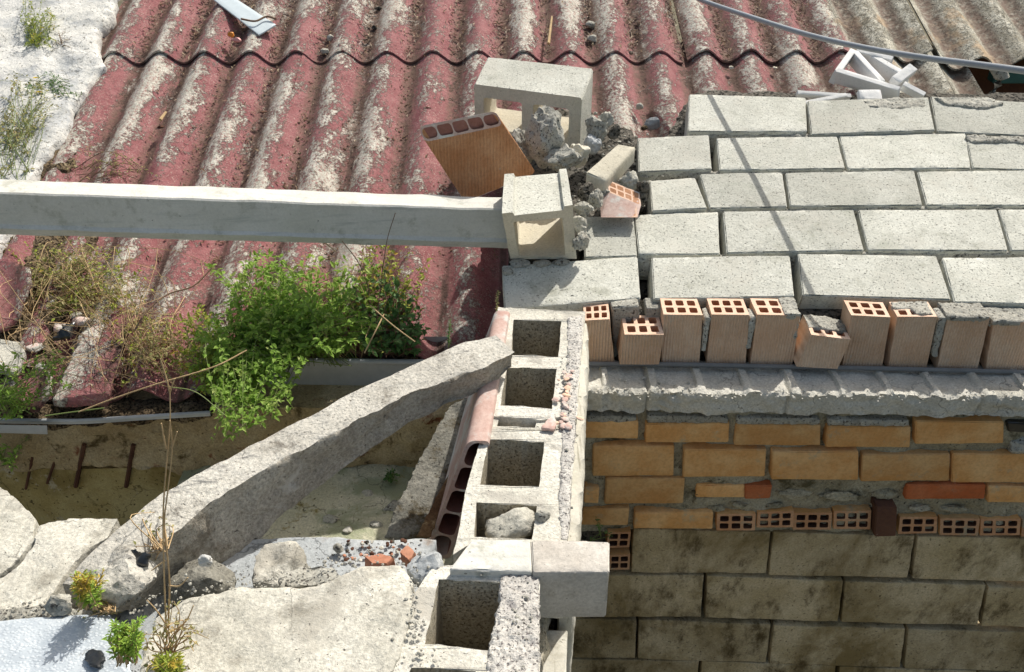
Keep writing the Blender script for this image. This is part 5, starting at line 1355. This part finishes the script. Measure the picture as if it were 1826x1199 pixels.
plant('creeping_weed', lambda r: YP(r.uniform(0, 20), 830, WALLY - .02), polytip([(-30, 780), (30, 790), (50, 805), (40, 825), (-30, 840)], lambda x, y, r: 2.28 - r.uniform(0, .08)), 14, 10, (.010, .02), (.3, .5), 'leaf', 'stem_g',
      'small green weed rooted in the olive wall at the left edge', 'weed', 15)
plant('dry_weed', lambda r: RP(r.uniform(230, 340), r.uniform(600, 680), .03), polytip([(200, 520), (300, 560), (370, 600), (360, 690), (280, 690), (230, 620)], lambda x, y, r: roofdepth(x, y) - r.uniform(.03, .12)), 46, 10, (.007, .018), (.35, .6), 'leaf_dry', 'stem_d',
      'straggly dry weed on the roof foot left of the green bush', 'weed', 16)
plant('seedling', lambda r: Z(697, 856, -1.70), polytip([(685, 840), (708, 840), (708, 862), (686, 862)], lambda x, y, r: 2.36), 6, 7, (.008, .016), (.6, .8), 'leaf_dk', 'stem_g', 'tiny green seedling on the mossy floor in the gap', 'seedling', 17)
plant('fern_sprig', lambda r: YP(1072, 960, LW - .01), polytip([(1066, 925), (1080, 925), (1078, 950), (1068, 950)], lambda x, y, r: 2.24), 5, 10, (.005, .01), (.4, .5), 'leaf_dk', 'stem_g', 'tiny green sprig beside the hollow bricks by the lintel end', 'sprig', 18)
for i, (pa, pb, lab) in enumerate([((800, 620), (803, 570), 'small upright green spike before the dark red roof'), ((885, 560), (888, 520), 'pale seed spike at the corner of the cross wall')]):
    A, B = D(*pa, 2.15), D(*pb, 2.18)
    plant('seed_spike', lambda r: A, lambda r: B + Vector((r.gauss(0, .001),) * 3), 2, 30, (.004, .008), (.4, .6), 'leaf_dk' if i == 0 else 'leaf_dry', 'stem_g', lab, 'seed spike', 30 + i, start=.1, bend=.03)

plant('dry_weed', lambda r: RP(r.uniform(20, 330), r.uniform(520, 700), .01), polytip([(0, 430), (250, 440), (350, 520), (380, 690), (200, 720), (60, 720), (0, 600)], lambda x, y, r: roofdepth(x, y) - r.uniform(.02, .12)), 90, 3, (.005, .014), (.3, .5), 'leaf_dry', 'stem_d',
      'straggly pale dry stems criss-crossing the broken left foot of the roof', 'weed', 61, sr=.0013, bend=.5)
plant('dry_weed', lambda r: Z(r.uniform(430, 740), r.uniform(620, 645), -1.39), polytip([(400, 560), (500, 430), (600, 440), (720, 430), (760, 600), (700, 640)], lambda x, y, r: roofdepth(x, y) - r.uniform(.08, .24)), 34, 6, (.006, .016), (.3, .5), 'leaf_yel', 'stem_b',
      'thin brown stalks standing up through the green bush', 'weed', 62, sr=.0014, bend=.15)
for k in range(14):
    x, y = rnd.uniform(0, 210), rnd.uniform(560, 715); r_ = rnd.uniform(.008, .024)
    mk('tile_rubble', rock(RP(x, y, .03), (r_ * 1.4, r_, r_ * .5), 400 + k, facets=9, sub=3, rot=k), rnd.choice(['roof', 'slab', 'clay_pink', 'mortar']), label='broken bit of sheet or mortar lying among the weeds at the left foot of the roof', cat='masonry piece', group='rubble bits at the left foot of the roof')
# succulents in the foreground
def stonecrop(cx, cy, w, h, z, n, label, seed, mat='leaf_yel'):
    def root_fn(r): return Z(cx + r.uniform(-w * .7, w * .7), cy + r.uniform(-6, 8), z)
    def tip_fn(r):
        a = root_fn(r); d = proj(a)[2]
        return D(cx + r.uniform(-w, w), cy - h * r.uniform(.35, 1), d - r.uniform(.02, .06))
    return plant('stonecrop', root_fn, tip_fn, n, 34, (.007, .013), (.22, .34), mat, 'stem_d', label, 'succulent', seed, sr=.0014, start=.3, bend=.1)
M['leaf_suc'] = leaf_mat('stonecrop_leaf', (.22, .38, .06), (.36, .50, .08), (.55, .42, .08), .25)
stonecrop(158, 1082, 30, 62, -1.085, 26, 'first stonecrop clump with orange base beside the grey stone', 41, 'leaf_suc')
stonecrop(226, 1182, 27, 82, -1.08, 26, 'taller stonecrop clump at the edge of the metal sheet', 42, 'leaf_suc')
stonecrop(300, 1208, 22, 45, -1.075, 16, 'low yellowing stonecrop at the foot of the dry stalk', 43)
plant('dry_weed', lambda r: Z(r.uniform(180, 205), r.uniform(1082, 1095), -1.09), polytip([(130, 1075), (205, 1060), (215, 1100), (140, 1105)], lambda x, y, r: 1.37 - r.uniform(0, .03)), 20, 9, (.005, .011), (.3, .5), 'leaf_dry', 'stem_d', 'brown dead skirt of leaves under the first stonecrop', 'weed', 44)
plant('dry_weed', lambda r: Z(r.uniform(285, 310), 1165, -1.075), polytip([(240, 1110), (300, 1060), (380, 1130), (360, 1190), (250, 1199)], lambda x, y, r: 1.22 - r.uniform(0, .05)), 26, 5, (.005, .012), (.3, .5), 'leaf_dry', 'stem_d', 'dry straw coloured tangle at the foot of the tall stalk', 'weed', 45)
plant('dry_weed', lambda r: Z(r.uniform(270, 300), r.uniform(965, 985), -1.06), polytip([(215, 960), (280, 905), (310, 940), (300, 1000), (230, 985)], lambda x, y, r: 1.50 - r.uniform(0, .04)), 24, 7, (.005, .011), (.35, .6), 'leaf_dry', 'stem_d', 'dry curled weed on the long plank behind the tall stalk', 'weed', 46)
# tall dry stalk
stk = thing('dry_stalk', Z(298, 1150, -1.07), 'tall forked dry straw stalk rising in front of the long plank', 'dry stalk')
for pts in [[(298, 1150, 1.26), (293, 1040, 1.17), (291, 920, 1.12), (296, 840, 1.09), (303, 760, 1.06), (303, 700, 1.04)],
            [(300, 1120, 1.24), (302, 1030, 1.17), (293, 940, 1.13), (300, 870, 1.1), (307, 800, 1.07), (303, 750, 1.05)],
            [(296, 800, 1.07), (291, 775, 1.06), (288, 755, 1.05)], [(306, 800, 1.07), (316, 770, 1.06)], [(303, 700, 1.04), (298, 680, 1.03), (286, 640, 1.02)], [(303, 700, 1.04), (312, 675, 1.03)],
            [(302, 1045, 1.18), (320, 1045, 1.16), (335, 1030, 1.15)], [(294, 1000, 1.15), (270, 1018, 1.15)], [(300, 1120, 1.24), (280, 1090, 1.22), (262, 1070, 1.21)], [(300, 1130, 1.24), (330, 1110, 1.23), (345, 1080, 1.22)]]:
    P3 = bez([D(*p) for p in pts], 8)
    mk('stalk_stem', tube(P3, [.0013 - .0006 * i / len(P3) for i in range(len(P3))], 6), 'stem_d', parent=stk)
# thin runner stems
for pts, lab, m_, r_ in [
    ([(505, 398, 2.25), (540, 410, 2.25), (575, 430, 2.27), (600, 450, 2.3)], 'thin pale seed stem crossing in front of the beam', 'stem_d', .0014),
    ([(610, 430, 2.2), (640, 470, 2.25), (660, 520, 2.28)], 'thin brown stem in front of the beam near the middle', 'stem_b', .0012),
    ([(140, 735, 2.05), (200, 712, 2.04), (280, 685, 2.03), (380, 655, 2.05), (440, 625, 2.1)], 'long runner stem from the left gutter up to the green bush', 'stem_d', .0017),
    ([(80, 742, 2.05), (130, 735, 2.05), (185, 728, 2.05)], 'short runner stem over the left gutter', 'stem_g', .0015),
    ([(240, 590, 2.25), (262, 555, 2.28), (300, 525, 2.32), (345, 510, 2.35), (378, 478, 2.38)], 'dark red curved twig on the roof left of the bush', 'stem_b', .0022),
    ([(300, 690, 2.02), (350, 700, 2.02), (400, 740, 2.02)], 'thin stem hanging left of the trailing weed', 'stem_g', .0013),
    ([(705, 380, 2.2), (690, 430, 2.25), (680, 500, 2.3), (670, 590, 2.32)], 'thin dark stem rising over the beam', 'stem_b', .0011),
    ([(740, 610, 2.22), (700, 580, 2.22), (660, 545, 2.24)], 'dry pale twig among the dark leaved weed', 'stem_d', .0018),
    ([(650, 630, 2.2), (670, 590, 2.2), (685, 560, 2.24)], 'dry pale stem standing in the gutter', 'stem_d', .0018)]:
    mk('runner_stem', tube(bez([D(*p) for p in pts], 8), r_, 6), m_, label=lab, cat='stem')

def scatter(n, spots, seed, zf, rng):
    rr = random.Random(seed); V = []; F_ = []
    for _ in range(n):
        cx, cy, sx, sy = rr.choice(spots); x, y = rr.gauss(cx, sx), rr.gauss(cy, sy)
        if seed == 6 and (inpoly(x, y, [(775, 1026), (910, 1032), (904, 1170), (750, 1156)]) or inpoly(x, y, [(728, 1184), (856, 1190), (836, 1260), (690, 1260)]) or x > 1036): continue
        r = rr.uniform(*rng) * (.5 + rr.random())
        c = zf(x, y, rr)
        bm = bmesh.new(); bmesh.ops.create_icosphere(bm, subdivisions=1, radius=1); o = len(V)
        for v in bm.verts: V.append(c + Vector((v.co.x * r * rr.uniform(.6, 1.2), v.co.y * r * rr.uniform(.6, 1.2), v.co.z * r * rr.uniform(.4, .9))))
        F_ += [tuple(v.index + o for v in f.verts) for f in bm.faces]; bm.free()
    return V, F_
fgs = [(215, 1065, 40, 14), (110, 1085, 60, 8), (340, 1075, 40, 12), (480, 1040, 50, 10), (200, 1000, 25, 20), (60, 1090, 60, 8), (430, 1045, 50, 10), (620, 1005, 40, 8), (300, 1130, 25, 20)]
mk('grit', scatter(520, fgs, 5, lambda x, y, r: Z(x, y, -1.10 - r.random() * .02), (.0008, .0034)), 'mortar', kind='stuff', smooth=False)
mk('grit', scatter(200, [(925, 1100, 15, 60), (760, 1170, 20, 30), (1015, 700, 8, 80), (870, 1015, 50, 5), (740, 1080, 8, 40)], 6, lambda x, y, r: Z(x, y, -1.083), (.001, .0035)), 'mortar', kind='stuff', smooth=False)
mk('grit', scatter(260, [(1100, 340, 40, 40), (1060, 250, 30, 30), (1045, 390, 12, 30), (1150, 310, 12, 30)], 7, lambda x, y, r: FP(x, y, -.03 + r.random() * .02), (.002, .007)), 'mortar', kind='stuff', smooth=False)
mk('grit', scatter(260, [(1300, 700, 160, 5), (1600, 705, 160, 5), (1150, 690, 60, 10)], 8, lambda x, y, r: Z(x, y, -1.306 - max(0, (x - 1040)) * .00002), (.0012, .004)), 'ledge', kind='stuff', smooth=False)

mk('grit', scatter(500, [(600, 880, 90, 40), (680, 920, 50, 20)], 9, lambda x, y, r: Z(x, y, -1.700), (.001, .005)), 'floor', kind='stuff', smooth=False)
